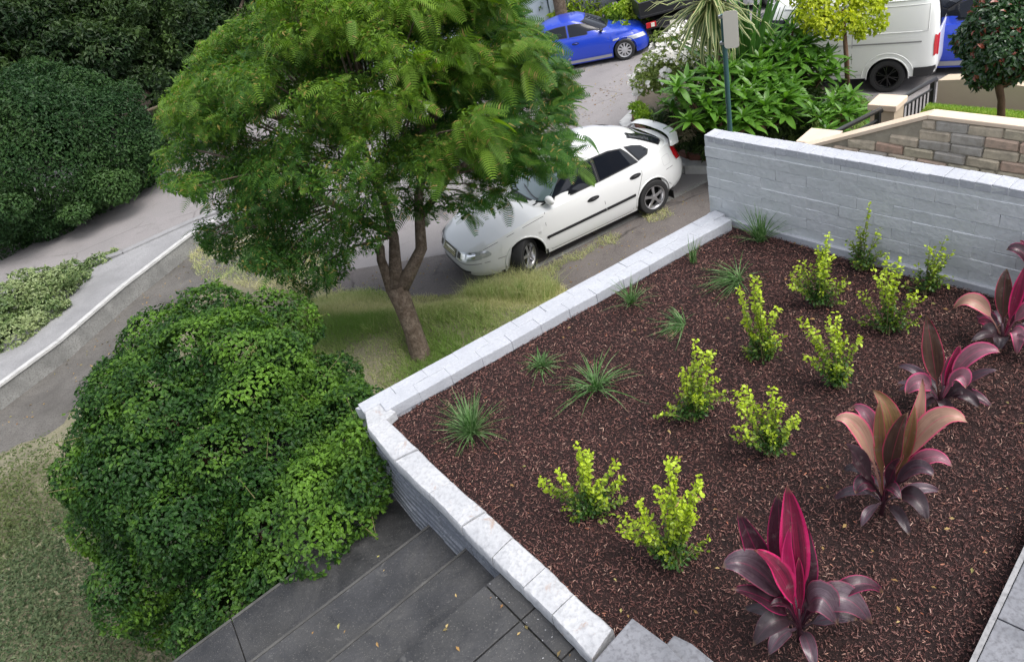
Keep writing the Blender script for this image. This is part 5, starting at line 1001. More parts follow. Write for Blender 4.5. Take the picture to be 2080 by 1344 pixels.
# blue sedan
SD = dict(HB); SD.update(x0=0, wf=1.46, wr=-1.46, wheel=.325, arch=.375, track=.90, zb=.17, steer=0, bot=[(-2.4, .30), (-2, .2), (-1.6, .16), (1.8, .15), (2.3, .17)],
 xf=[(.15, 2.18), (.35, 2.24), (.55, 2.23), (.68, 2.16), (.80, 2.0)], xr=[(.15, -2.36), (.5, -2.45), (.8, -2.42), (1.0, -2.36)],
 w=[(.15, .88), (.3, .915), (.5, .92), (.7, .915), (.85, .88), (.95, .84), (1.05, .80)], nf=3.4, nr=3.8,
 deck=[(-2.45, 1.0), (-2.2, 1.04), (-1.7, 1.04), (-1.0, .985), (0, .94), (.8, .935), (1.4, .90), (2.0, .78), (2.3, .68), (2.45, .6)],
 roof=[(-2.2, 1.04), (-1.9, 1.10), (-1.5, 1.25), (-1.1, 1.36), (-.6, 1.425), (0, 1.435), (.3, 1.40), (.7, 1.22), (1.2, .95)],
 cx0=-.45, cxf=[(.9, 1.22), (1.0, 1.02), (1.2, .62), (1.35, .30), (1.45, .05)], cxr=[(.95, -2.0), (1.05, -1.88), (1.2, -1.55), (1.35, -1.15), (1.44, -.9)], cw=[(.9, .84), (1.0, .81), (1.2, .725), (1.35, .655), (1.44, .60)],
 rim=M['alloyp'], spokes=10, split=False, wheelw=.23,
 windows=[('front', [(.88, .985), (.30, .99), (-.22, 1.0), (-.24, 1.18), (-.25, 1.345), (0, 1.345), (.24, 1.30), (.55, 1.15)], 1), ('rear', [(-.28, 1.0), (-.8, 1.02), (-1.10, 1.035), (-1.02, 1.18), (-.95, 1.30), (-.6, 1.34), (-.30, 1.345), (-.29, 1.18)], 1), ('quarter', [(-1.14, 1.04), (-1.45, 1.07), (-1.50, 1.10), (-1.30, 1.22), (-1.0, 1.30), (-1.06, 1.18)], 1)],
 seams=[[(.98, .22), (1.0, .5), (1.0, .75), (.93, .94)], [(-.25, .2), (-.25, .6), (-.25, .96)], [(-.95, .25), (-1.05, .48), (-1.15, .7), (-1.18, .98)]], handles=[(-.05, .80), (-1.0, .84)], darkhandle=False,
 mouldings=[(1.05, -1.05, .245, .245, .085, flat('silver_stripe', (.42, .42, .45), .35, .4))], mirror=(.78, 1.05), mirmat=M['trim'],
 ends=[([(-.4, .45), (.4, .45), (.4, .6), (-.4, .6)], True, M['trim'], 'grille'), ([(.48, .56), (.83, .58), (.8, .70), (.5, .68)], True, M['lampglass'], 'headlight'), ([(-.83, .58), (-.48, .56), (-.5, .68), (-.8, .70)], True, M['lampglass'], 'headlight'), ([(.5, .7), (.84, .7), (.8, .9), (.5, .9)], False, M['redlamp'], 'tail_lamp'), ([(-.84, .7), (-.5, .7), (-.5, .9), (-.8, .9)], False, M['redlamp'], 'tail_lamp')],
 cabends=[([(-.72, 1.02), (.72, 1.02), (.56, 1.36), (-.56, 1.36)], True, M['glass'], 'windscreen'), ([(-.68, 1.08), (.68, 1.08), (.56, 1.36), (-.56, 1.36)], False, M['glass'], 'rear_window')])
bw = at(1272, 122, 0); bdir = angle(at(1180, 139, 0), at(1277, 121, 0)); bs_ = .82; bu = np.array([math.cos(bdir), math.sin(bdir), 0]); bn = np.array([-bu[1], bu[0], 0]); bl = bw-bu*1.46*bs_+bn*.86*bs_
bcx, BB, BC, bb = make_car('blue_sedan', 'bright blue sedan with pale multi spoke wheels parked across the street', 'car', (bl[0], bl[1], .002), bdir, SD, M['blue_car'], bs_)
for sgn in (1, -1): BB.poly_patch('side_vent', [(1.12, .66), (1.32, .66), (1.34, .72), (1.14, .71)], sgn, .006, M['alloyp'], bcx)
def spare(label, pix, dirpix, paint_, sc, group=None, name='parked_car'):
    p = at(*pix, 0); d = angle(at(*dirpix[0], 0), at(*dirpix[1], 0)); return make_car(name, label, 'car', (p[0], p[1], .002), d, SD, paint_, sc, True)
spare('white car mostly cut off by the top edge beyond the garden', (1640, -22), ((1700, -10), (1560, 30)), M['white_car'], .92)

# white van
van_s = .90; vr = at(1800, 187, 0); vdir = angle(at(1888, 165, 0), at(1630, 173, 0)); vu = np.array([math.cos(vdir), math.sin(vdir), 0]); vn = np.array([-vu[1], vu[0], 0])
VN = dict(x0=.1, wf=1.32, wr=-1.25, wheel=.345, arch=.40, track=.845, zb=.30, bot=[(-2.4, .42), (-1.9, .33), (2, .3), (2.4, .33)],
 xf=[(.3, 2.20), (.6, 2.26), (.9, 2.20), (1.1, 2.10)], xr=[(.3, -2.12), (.5, -2.16), (1.2, -2.15)], w=[(.3, .83), (.5, .85), (.9, .85), (1.1, .845), (1.2, .84)], nf=4, nr=11, deck=[(-2.5, 1.16), (1.4, 1.16), (2.0, 1.12), (2.3, 1.05)], crown=.0,
 roof=[(-2.5, 1.93), (-2.2, 1.95), (.6, 1.95), (1.1, 1.90), (1.5, 1.62), (2.0, 1.2)], rcrown=.05, cx0=.0, cxf=[(1.05, 2.13), (1.2, 2.0), (1.5, 1.62), (1.8, 1.22), (1.95, .95)], cxr=[(1.1, -2.15), (1.6, -2.11), (1.85, -2.05), (1.95, -1.99)],
 cw=[(1.1, .842), (1.3, .835), (1.6, .80), (1.80, .765), (1.88, .74), (1.95, .68)], cnf=4, cnr=11, rim=M['blackalloy'], spokes=6, wheelw=.22, split=True,
 windows=[('front', [(1.70, 1.20), (.75, 1.20), (.72, 1.45), (.75, 1.66), (1.15, 1.66), (1.45, 1.45)], 1)],
 seams=[[(.62, .34), (.62, .7), (.62, 1.14)], [(-.55, .34), (-.55, .7), (-.55, 1.14)], seg((.6, .40), (-.75, .40), 8), [(1.65, .8), (1.72, 1.0), (1.72, 1.14)]], handles=[(.72, 1.0)], mouldings=[(-.56, -1.85, 1.04, 1.04, .014, flat('rail_slot', (.22, .22, .22), .7)), (.62, -.55, 1.04, 1.04, .018, paint('van_crease', (.5, .51, .5))) ], mirror=(1.72, 1.35), mirmat=M['trim'],
 ends=[([(-.5, .5), (.5, .5), (.5, .72), (-.5, .72)], True, M['trim'], 'grille'), ([(.52, .72), (.8, .75), (.78, 1.0), (.55, .95)], True, M['lampglass'], 'headlight'), ([(-.8, .75), (-.52, .72), (-.55, .95), (-.78, 1.0)], True, M['lampglass'], 'headlight')],
 cabends=[([(-.72, 1.22), (.72, 1.22), (.62, 1.78), (-.62, 1.78)], True, M['glass'], 'windscreen'), ([(-.62, 1.25), (.62, 1.25), (.58, 1.75), (-.58, 1.75)], False, M['glass'], 'rear_window')])
# rear wheel contact sits under x = wr on the side nearest the camera (the van's left)
side_sgn = 1 if (vn@(O3-vr)) > 0 else -1
vl = vr+vu*1.25*van_s-vn*side_sgn*.79*van_s
vc, VB, VC, vb = make_car('white_van', 'tall white panel van with black wheels parked beyond the garden', 'van', (vl[0], vl[1], .002), vdir, VN, M['white_van'], van_s)
for sgn in (1, -1):
    VB.poly_patch('tail_lamp', [(-2.14, .72), (-2.07, .72), (-2.06, .95), (-2.07, 1.14), (-2.14, 1.14)], sgn, .010, M['redlamp'], vc)
    mb = MB(); ribbon(mb, VB, seg((-1.74, .42), (-2.12, .42), 6), sgn, .20, .012); mb.build('rear_bumper_corner', M['trim'], vc, world=False)
    cr1 = MB(); arc = [(-1.25+(.50)*math.cos(a), .335+.50*math.sin(a)) for a in np.linspace(.0, math.pi, 26)]; cr1.tube([VB.side(x, z, sgn, -.004) for x, z in arc], .012, 5, cap=False); cr1.build('arch_crease', M['white_van'], vc, world=False, smooth=True)
    for (x0_, x1_, z0_, z1_) in ((.55, -.50, 1.24, 1.74), (-.62, -1.95, 1.24, 1.74)):
        L_ = [(x0_, z0_), (x1_, z0_), (x1_, z1_), (x0_, z1_), (x0_, z0_)]; mb = MB(); dense = []
        for a, b in zip(L_[:-1], L_[1:]): dense += [(a[0]+(b[0]-a[0])*i/10, a[1]+(b[1]-a[1])*i/10) for i in range(10)]
        dense.append(L_[-1]); mb.tube([VC.side(x, z, sgn, -.006) for x, z in dense], .014, 5); mb.build('pressed_panel_edge', M['white_van'], vc, world=False, smooth=True)
    gt = MB(); gt.tube([VC.side(x, 1.835, sgn, .002) for x in np.linspace(.85, -2.0, 20)], .016, 6); gt.build('roof_gutter', M['white_van'], vc, world=False, smooth=True)
    for xs0 in (.62, -.55):
        mb = MB(); ribbon(mb, VC, [(xs0, z) for z in np.linspace(1.14, 1.82, 8)], sgn, .007, .003); mb.build('door_seam', M['seam'], vc, world=False)
# blue car showing past the back of the van
p_ = at(1985, 118, 0); make_car('parked_car', 'dark blue car showing past the rear of the white van', 'car', (p_[0], p_[1], .002), vdir, SD, M['blue_car'], 1.0, True)

# black utility tray seen from behind
ut = thing('black_ute', 'black utility truck rear with tray and red lamps beside the lime shrub', 'ute', at(1375, 90, 0)); ub = np.array(ut.location); uang = angle(at(1300, 98, 0), at(1400, 72, 0)); ue = np.array([math.cos(uang), math.sin(uang), 0]); ub2 = np.array([-ue[1], ue[0], 0])
ub2 *= (1 if ub2[1] > 0 else -1); U_ = lambda a, b, z: ub+ue*a+ub2*b+np.array([0, 0, z])
tm_ = MB(); tm_.box(U_(0, 1.1, .88), (1.75, 2.2, .06), uang); tm_.box(U_(0, .03, 1.07), (1.75, .05, .34), uang); tm_.box(U_(-.86, 1.1, 1.07), (.04, 2.2, .34), uang); tm_.box(U_(.86, 1.1, 1.07), (.04, 2.2, .34), uang); tm_.build('tray', M['blackmetal'], ut, bevel=.008)
cbm = MB(); cbm.prism([U_(-.8, 2.3, 0)[:2], U_(.8, 2.3, 0)[:2], U_(.8, 3.9, 0)[:2], U_(-.8, 3.9, 0)[:2]], .5, 1.15); cbm.prism([U_(-.68, 2.4, 0)[:2], U_(.68, 2.4, 0)[:2], U_(.68, 3.7, 0)[:2], U_(-.68, 3.7, 0)[:2]], 1.15, 1.7); cbm.build('cab', M['blackmetal'], ut, bevel=.06)
ch_ = MB(); ch_.box(U_(0, .05, .62), (1.5, .10, .16), uang); ch_.box(U_(0, 1.1, .66), (.9, 2.0, .12), uang); ch_.build('bumper', M['trim'], ut, bevel=.01)
for a_ in (-.62, .62):
    lm = MB(); lm.box(U_(a_, -.02, .66), (.26, .05, .13), uang); lmo = lm.build('tail_lamp', M['redlamp'], ut, bevel=.005); l2 = MB(); l2.box(U_(a_+.04, -.05, .66), (.09, .02, .10), uang); l2.build('reversing_lamp', M['platew'] if a_ < 0 else M['orangelamp'], lmo)
pl = MB(); pl.box(U_(.05, -.02, .56), (.36, .02, .15), uang); pl.build('number_plate', M['platew'], ut)
for a_ in (-.68, .68):
    for b_ in (.55, 3.0):
        w_ = MB(); w_.lathe([(.2, -.1), (.31, -.1), (.33, 0), (.31, .1), (.2, .1)], (0, 0, 0), axis='y', n=24, close=True); wo_ = w_.build('wheel', M['rubber'], ut, world=False, smooth=True, sharp=40); q = U_(a_, b_, .33)-ub; wo_.location = tuple(q); wo_.rotation_euler = (0, 0, uang+math.pi/2)

# ================================================================ garden island and neighbours
zsheet('garden_island', [(1283, 232), (1276, 248), (1300, 268), (1345, 300), (1395, 327), (1450, 333), (1700, 345), (1800, 300), (1760, 205), (1600, 150), (1420, 110), (1330, 100)], .13, M['ground'], .14)
M['whitek'] = M['whitepaint_kerb']; kb = MB(); kp = [(1290, 224), (1268, 246), (1296, 274), (1345, 306), (1395, 331), (1470, 331)]
for a, b in zip(kp[:-1], kp[1:]):
    p, q2 = at(*a, .16), at(*b, .16); d = (q2-p)/np.linalg.norm(q2-p); n = np.array([-d[1], d[0], 0])*.12; kb.prism([(p-n-d*.02)[:2], (q2-n+d*.02)[:2], (q2+n+d*.02)[:2], (p+n-d*.02)[:2]], -.02, .16+random.uniform(-.002, .002))
tag(kb.build('white_kerb', M['whitek'], bevel=.02), kind='structure')
be = thing('brick_edging', 'dark red brick edging along the white kerb of the planted island', 'edging', at(1400, 318, 0)); em = brick_mesh('brick', .22, .09, .14, 3, .006, .002, flat('dark_red_brick', (.16, .065, .045), .85))
for a, b in zip([(1287, 236), (1296, 258), (1345, 293), (1400, 318)], [(1296, 258), (1345, 293), (1400, 318), (1452, 322)]):
    p, q2 = at(*a, .2), at(*b, .2); L_ = np.linalg.norm(q2-p); d = (q2-p)/L_; k_ = max(1, int(L_/.23))
    for i in range(k_): c = p+d*(i+.5)*L_/k_; put('brick', em, be, (c[0], c[1], .19), math.atan2(d[1], d[0])+random.uniform(-.04, .04))
zsheet('strip_path', [(1568, 278), (1588, 280), (1662, 216), (1700, 190), (1680, 186), (1640, 212)], .20, M['concrete'], .2)
# flat lawn and groundcover between path and pillars
grass_patch('island_grass', [(1590, 285), (1660, 225), (1720, 200), (1790, 235), (1800, 300), (1620, 330)], lambda C: np.full(len(C), .13), 26000, .14, .012, M['grass'], lambda P: .8+.2*vnoise(P, 2, 27), rg)
grass_patch('island_grass', [(1400, 340), (1560, 300), (1560, 230), (1300, 240), (1290, 262)], lambda C: np.full(len(C), .13), 20000, .20, .014, M['cover'], lambda P: .3+.3*vnoise(P, 2, 28), rg)

# frangipanis: rosettes of large leaves, every leaf a part
M['frangi'] = leaf_mat('frangipani_leaves', (.048, .13, .016), (.12, .26, .034), None, .3, .35, .5)
def fr_mesh(k):
    r = random.Random(k); n = 7; vs = []; fs = []
    for i in range(n+1):
        t = i/n; w = .13*math.sin(math.pi*min(1, max(.04, t)**.85))**.8*(1 if t < .97 else .3); z = -.22*t*t*r.uniform(.7, 1.2)+.02*math.sin(t*6)
        for j in (-1, 0, 1): vs.append((t, j*w, z+abs(j)*.035))
    for i in range(n):
        for j in range(2): fs.append((i*3+j, (i+1)*3+j, (i+1)*3+j+1, i*3+j+1))
    me = bpy.data.meshes.new('leaf'); me.from_pydata(vs, [], fs); me.polygons.foreach_set('use_smooth', [True]*len(fs)); me.materials.append(M['frangi']); return me
frm = [fr_mesh(k) for k in range(4)]
def obj_rand_leafmat(m):                      # leaves that are single objects vary by object instead of by island
    t = m.node_tree; oi = N(t, 'ShaderNodeObjectInfo')
    for l in list(t.links):
        if l.from_socket.name == 'Random Per Island': ts = l.to_socket; t.links.remove(l); t.links.new(oi.outputs['Random'], ts)
obj_rand_leafmat(M['frangi'])
def frangipani(label, base, ros, seed, L=.44, nl=16):
    rx_ = random.Random(seed+50); ros = ros+[(x+rx_.uniform(-34, 34), y+rx_.uniform(-8, 34), d-.1+rx_.uniform(-.25, .25)) for (x, y, d) in ros[:max(0, 18-len(ros))]]
    b = at(*base, .1); t = thing('frangipani', label, 'frangipani', b, group='frangipani bushes in the street garden'); r = random.Random(seed); s = MB(); b = np.array(b)
    for (x, y, d) in ros:
        c = pd(x, y, d); s.tube([b+np.array([r.uniform(-.1, .1), r.uniform(-.1, .1), 0]), (b+c)/2+np.array([r.uniform(-.15, .15), r.uniform(-.15, .15), -.08]), c-np.array([0, 0, .02])], [.035, .026, .018], 6)
        for i in range(nl):
            az = i*2.399+r.uniform(-.3, .3); el = R(-8+80*((i+.5)/nl)+r.uniform(-9, 9)); ll = L*(1-.35*(i/nl))*r.uniform(.82, 1.12)
            o = bpy.data.objects.new('leaf', r.choice(frm)); COL.objects.link(o); o.parent = t; q = c+np.array([math.cos(az), math.sin(az), 0])*.015
            o.location = (q[0]-b[0], q[1]-b[1], q[2]-b[2]); o.rotation_euler = (r.uniform(-.3, .3), -el+.15, az); o.scale = (ll, ll*.92, ll)
    s.build('stems', M['bark2'], t, smooth=True); return t
frangipani('large leafy frangipani in front, between the green sign post and the white flowers', (1470, 285), [(1395, 165, 12.0), (1440, 150, 12.2), (1480, 185, 11.8), (1425, 205, 11.9), (1460, 235, 11.8), (1490, 140, 12.4), (1435, 245, 12.0), (1500, 255, 11.7), (1375, 195, 12.3)], 1)
frangipani('dense spreading frangipani right behind the end of the tall grey wall', (1560, 270), [(1530, 150, 12.2), (1510, 205, 11.8), (1560, 190, 11.9), (1600, 200, 12.0), (1540, 240, 11.7), (1580, 160, 12.2), (1575, 225, 11.9), (1545, 120, 12.5), (1530, 180, 12.0), (1610, 170, 12.3), (1515, 160, 12.2), (1555, 215, 11.7), (1595, 235, 11.9), (1500, 225, 11.9)], 2)
frangipani('tallest frangipani reaching up in front of the white van', (1610, 205), [(1562, 75, 12.8), (1610, 62, 12.7), (1640, 92, 12.6), (1680, 118, 12.5), (1590, 105, 12.6), (1650, 130, 12.5), (1550, 115, 12.9), (1692, 145, 12.4), (1618, 130, 12.5), (1575, 140, 12.6), (1670, 155, 12.4), (1630, 80, 12.9), (1600, 85, 13.0)], 3)
frangipani('low frangipani around the base of the yellow green tree', (1695, 255), [(1652, 222, 12.2), (1690, 205, 12.2), (1728, 215, 12.1), (1668, 240, 12.0), (1710, 230, 11.9), (1745, 225, 12.1), (1700, 190, 12.4)], 4, .33)

mass('island_undergrowth', 'dark green leafy undergrowth beneath the frangipanis', 'undergrowth', [(1420, 235, 13.0, .7, .6, .5), (1500, 240, 12.9, .8, .6, .5), (1580, 230, 12.9, .7, .6, .45), (1600, 175, 13.4, .6, .5, .5), (1490, 175, 13.3, .7, .6, .5), (1550, 150, 13.6, .6, .6, .5)], 300, .13, M['dark'], .5, 71, tm=leaf_t(.35))
# sword leaved plants
def sword_mesh(k, w=.06, droop=.35):
    r = random.Random(k); n = 7; vs = []; fs = []
    for i in range(n+1):
        t = i/n; ww = w*(.55+.45*min(1, t*5))*(1-t**3)*.5+.001; z = -droop*t*t*r.uniform(.8, 1.2)
        for j, q in enumerate((-1, -.45, .45, 1)): vs.append((t, q*ww, z+abs(q)*.012))
    for i in range(n):
        for j in range(3): fs.append((i*4+j, (i+1)*4+j, (i+1)*4+j+1, i*4+j+1))
    me = bpy.data.meshes.new('leaf'); me.from_pydata(vs, [], fs); return me, [0 if j == 1 else 1 for i in range(n) for j in range(3)]
def sword_plant(name, label, cat, base, top, nl, L, w, droop, mats, seed, elev=(-35, 85)):
    t = thing(name, label, cat, base); r = random.Random(seed); base = np.array(base); top = np.array(top); s = MB(); s.tube([base, (base+top)/2+np.array([.05, 0, 0]), top], [.06, .05, .05], 8); s.build('trunk', M['bark'], t, smooth=True); ms_ = []
    for k in range(4):
        me, mi = sword_mesh(k+seed, w, droop)
        for m in mats: me.materials.append(m)
        me.polygons.foreach_set('material_index', [min(q, len(mats)-1) for q in mi]); ms_.append(me)
    for i in range(nl):
        az = i*2.399+r.uniform(-.2, .2); el = R(elev[0]+(elev[1]-elev[0])*(i+.5)/nl); ll = L*r.uniform(.75, 1.1); o = bpy.data.objects.new('leaf', r.choice(ms_)); COL.objects.link(o); o.parent = t; o.location = tuple(top-base+np.array([0, 0, r.uniform(-.12, .05)])); o.rotation_euler = (r.uniform(-.25, .25), -el, az); o.scale = (ll, ll, ll)
    return t
M['cream'] = leaf_mat('cream_leaf_edge', (.34, .36, .16), (.45, .46, .24), None, .3, .4, .4); M['swordg'] = leaf_mat('sword_leaf_green', (.045, .095, .030), (.08, .14, .04), None, .3, .4, .4); M['swordd'] = leaf_mat('flax_green', (.035, .10, .022), (.07, .17, .035), None, .3, .35, .5)
for k in ('cream', 'swordg', 'swordd'): obj_rand_leafmat(M[k])
yb = pd(1445, -2, 12.3); sword_plant('variegated_yucca', 'cream and green striped sword leaved plant with a shaggy head behind the sign', 'yucca', (yb[0], yb[1], .1), yb, 150, 1.05, .085, .45, [M['swordg'], M['cream']], 5, (-60, 85))
yb2 = pd(1520, 110, 13.0); sword_plant('green_flax', 'upright green sword leaved plant left of the white van', 'flax', (yb2[0], yb2[1], .1), np.array([yb2[0], yb2[1], .9]), 56, 1.9, .06, .12, [M['swordd'], M['swordd']], 8, (38, 88))

# white flowering shrub: foliage, then flowers
M['wleaf'] = leaf_mat('flowering_shrub_leaves', (.12, .18, .04), (.22, .28, .07), None, .3, .5, .35); M['petal'] = leaf_mat('white_petals', (.78, .77, .74), (.86, .85, .82), (.80, .72, .70), .3, .6, .3)
FL = [(1345, 140, 14.2, .36, .36, .30), (1370, 105, 14.4, .45, .42, .36), (1308, 168, 13.9, .24, .26, .22), (1410, 88, 14.6, .42, .4, .36), (1350, 155, 13.9, .35, .35, .28), (1395, 130, 14.1, .4, .4, .3), (1440, 75, 14.8, .4, .4, .35)]
fs_ = mass('flowering_shrub', 'loose shrub covered in small white blossoms beside the street', 'shrub', FL, 420, .075, M['wleaf'], 0, 31)
P, Nn = lobe_points(np.array([[*pd(x, y, d), rx*1.08, ry*1.08, rz*1.12] for (x, y, d, rx, ry, rz) in FL]), 270, .93, .99, np.random.default_rng(32)); k = (Nn[:, 2] > -.4) & (vnoise(P, 6, 33) > -.6); P, Nn = P[k], Nn[k]
crown('flowers', P, Nn, M['petal'], fs_, .078, leaf6_t(.8, .15, .1), .3, .6, 0, .4, RNG.random(len(P))*.3, 'stuff')
M['dryl'] = leaf_mat('dry_grey_leaves', (.20, .19, .12), (.30, .27, .18), None, .2, .7, .2)
mass('dry_shrub', 'greyish dry twiggy shrub at the foot of the frangipanis', 'shrub', [(1383, 232, 12.9, .24, .24, .36), (1390, 262, 12.8, .2, .2, .2)], 1400, .09, M['dryl'], 0, 34, tm=leaf_t(.16, .02, .1))
M['lime'] = leaf_mat('lime_leaves', (.10, .20, .02), (.20, .32, .03), (.38, .45, .05), .35, .5, .3)
mass('small_green_plant', 'small fresh green plant at the tip of the planted island', 'plant', [(1296, 220, 13.4, .12, .14, .10), (1306, 236, 13.2, .13, .14, .09)], 1300, .085, M['frangi2'] if 'frangi2' in M else M['lime'], .2, 35, tm=leaf_t(.3))
for i, (x, y) in enumerate([(1345, 290), (1375, 300), (1405, 300), (1425, 312), (1330, 275)]):
    b = at(x, y, .15); r = np.random.default_rng(300+i); V, F, T = blades(60, .34, .022, (25, 85), r, (0, 0), 5, .8); o = np_mesh('strappy_plant', V, F, M['lime'], None, T*.3); o.location = tuple(b)
    tag(o, ['strappy leaved plant on the white kerb, second from the street end of the row', 'strappy leaved plant in the middle of the row along the white kerb', 'strappy leaved plant on the kerb just before the last one by the wall', 'strappy leaved plant on the white kerb closest to the tall grey wall', 'strappy leaved plant at the street end of the row along the white kerb'][i], 'plant', 'strappy plants along the island kerb', 'thing')
for nm in ('strappy plants',): pass

# young yellow green tree
yt = [at(1722, 186, .12), pd(1720, 130, 12.45), pd(1715, 60, 12.4), pd(1712, 20, 12.4)]
M['yel'] = leaf_mat('yellow_green_leaves', (.22, .30, .02), (.36, .44, .03), (.52, .55, .05), .4, .5, .3)
mass('young_tree', 'slender young tree with yellow green leaves in front of the white van', 'tree', [(1650, 20, 12.4, .30, .3, .26), (1700, 10, 12.4, .36, .34, .32), (1760, 25, 12.4, .28, .3, .30), (1720, 48, 12.3, .22, .24, .16), (1672, 50, 12.3, .2, .2, .14), (1750, 62, 12.3, .13, .14, .12), (1640, -20, 12.6, .35, .3, .3), (1730, -50, 12.6, .5, .45, .4), (1785, -5, 12.5, .22, .22, .2), (1690, -70, 12.8, .5, .4, .4), (1745, 70, 12.3, .07, .07, .10), (1700, 66, 12.3, .10, .1, .08)], 420, .085, M['yel'], .6, 36, trunk_=[(yt, [.045, .04, .035, .025]), ([yt[2], pd(1670, 30, 12.4)], [.022, .01]), ([yt[2], pd(1755, 30, 12.4)], [.022, .01])], bark=M['bark2'])

# sign on a green post, seen from behind
sg = thing('street_sign', 'blank backed metal street sign on a dark green post behind the tall grey wall', 'sign', at(1482, 275, 0)); p0 = pd(1483, 268, 9.3); sb_ = vface(1482, 262, p0); ptop = vface(1465, 30, p0)
g0 = np.array([p0[0], p0[1], 0]); pm = MB(); pm.tube([g0, np.array([g0[0], g0[1], ptop[2]])], .030, 12); pm.build('post', flat('green_post_paint', (.030, .085, .085), .45), sg, smooth=True, sharp=50)
s0_ = vface(1474, 62, p0, -.04); sm_ = MB(); fw_a = math.atan2(p0[1], p0[0])-math.pi/2-.25
hh_, ww_ = .42, .17; rr_ = .035; outl = []
for (cx, cz, a0) in ((ww_/2-rr_, hh_/2-rr_, 0), (-ww_/2+rr_, hh_/2-rr_, 90), (-ww_/2+rr_, -hh_/2+rr_, 180), (ww_/2-rr_, -hh_/2+rr_, 270)):
    for q in range(5): a = R(a0+22.5*q); outl.append((cx+rr_*math.cos(a), cz+rr_*math.sin(a)))
cxs = s0_+np.array([math.cos(fw_a), math.sin(fw_a), 0])*.06; vs = []
for dy in (-.002, .002):
    for (x, z) in outl: vs.append(cxs+np.array([math.cos(fw_a), math.sin(fw_a), 0])*x+np.array([-math.sin(fw_a), math.cos(fw_a), 0])*dy+np.array([0, 0, z]))
n_ = len(outl); sm_.add(vs, [tuple(range(n_)), tuple(range(2*n_-1, n_-1, -1))]+[(i, (i+1) % n_, n_+(i+1) % n_, n_+i) for i in range(n_)]); sm_.build('sign_plate', flat('sign_back_metal', (.62, .59, .53), .5, .2), sg)
bk = MB(); bk.box((g0[0], g0[1], cxs[2]+.15), (.10, .06, .03), fw_a); bk.box((g0[0], g0[1], cxs[2]-.15), (.10, .06, .03), fw_a); bk.build('bracket', M['alloy'], sg)

# neighbour's brick wall with cream render coping
def dpl(px_, py_, P, ang): return vplane(px_, py_, P, ang)
tp0 = pd(2000, 262, 5.35); NA = WANG
K = {k: dpl(*v, tp0, NA) for k, v in dict(a=(1660, 298), b=(1884, 240), c=(2080, 268), a2=(1560, 330)).items()}
nd = np.array([math.cos(NA), math.sin(NA), 0]); nn2 = np.array([-nd[1], nd[0], 0]); nn2 *= (1 if nn2[0] > 0 else -1); sA = (K['a']-tp0)@nd; sB = (K['b']-tp0)@nd; sC = (K['c']-tp0)@nd
zA, zB, zC_ = K['a'][2], K['b'][2], K['c'][2]; zl = (zB+zC_)/2; slope = (zA-zl)/(sA-sB)
nw = thing('neighbour_wall', 'old sandy brick wall with a raked cream rendered coping behind the painted wall', 'brick wall', (tp0[0], tp0[1], 0))
s_lo = sA-.9*np.sign(sB-sA); s_hi = sC+1.2*np.sign(sC-sB); topz = lambda s: zl if (s-sB)*np.sign(sC-sB) > 0 else zl+slope*(s-sB)
def wallp(s, z, off=0): return tp0*np.array([1, 1, 0])+nd*s+nn2*off+np.array([0, 0, z])
def slab_along(mb, s0, s1, z0f, z1f, o0, o1):
    vs = []
    for s in (s0, s1):
        for (o, f) in ((o0, z0f), (o1, z0f), (o1, z1f), (o0, z1f)): vs.append(wallp(s, f(s), o))
    mb.add(vs, [(0, 1, 2, 3), (7, 6, 5, 4), (0, 4, 5, 1), (1, 5, 6, 2), (2, 6, 7, 3), (3, 7, 4, 0)])
mc = MB(); slab_along(mc, s_lo, sB, lambda s: 0, lambda s: zl+slope*(s-sB), .012, .10); slab_along(mc, sB, s_hi, lambda s: 0, lambda s: zl, .012, .10); mc.build('wall_core', M['mortar'], nw)
cpm = MB(); slab_along(cpm, s_lo, sB, lambda s: zl+slope*(s-sB)+.002, lambda s: zl+slope*(s-sB)+.035, -.008, .115); cpm.build('coping', M['render_cap'], nw, bevel=.004)
cpm = MB(); slab_along(cpm, sB+np.sign(sC-sB)*.001, s_hi, lambda s: zl+.002, lambda s: zl+.035, -.008, .115); cpm.build('coping', M['render_cap'], nw, bevel=.006)
sbm_ = [brick_mesh('brick', .230, .03, .077, 200+k, .011, .006, M['sandbrick']) for k in range(6)]; sbh = [brick_mesh('brick', .10, .03, .070, 210+k, .010, .004, M['sandbrick']) for k in range(2)]
sg_ = np.sign(s_hi-s_lo); row = 0
while True:
    zc_ = zl-.045-.082*row
    if zc_ < 1.7: break
    s = s_lo+(.0 if row % 2 else .118)*sg_+random.uniform(-.01, .01)
    while (s_hi-s)*sg_ > 0:
        half = random.random() < .06; L_ = .11 if half else .235; c = s+sg_*L_/2
        if topz(c-sg_*L_*.4)-.03 > zc_ and topz(c+sg_*L_*.4)-.03 > zc_:
            p = wallp(c, zc_, random.uniform(.004, .012)); put('brick', random.choice(sbh if half else sbm_), nw, (p[0], p[1], p[2]+random.uniform(-.003, .003)), NA+random.uniform(-.012, .012), random.uniform(-.012, .012))
        s += sg_*L_
    row += 1
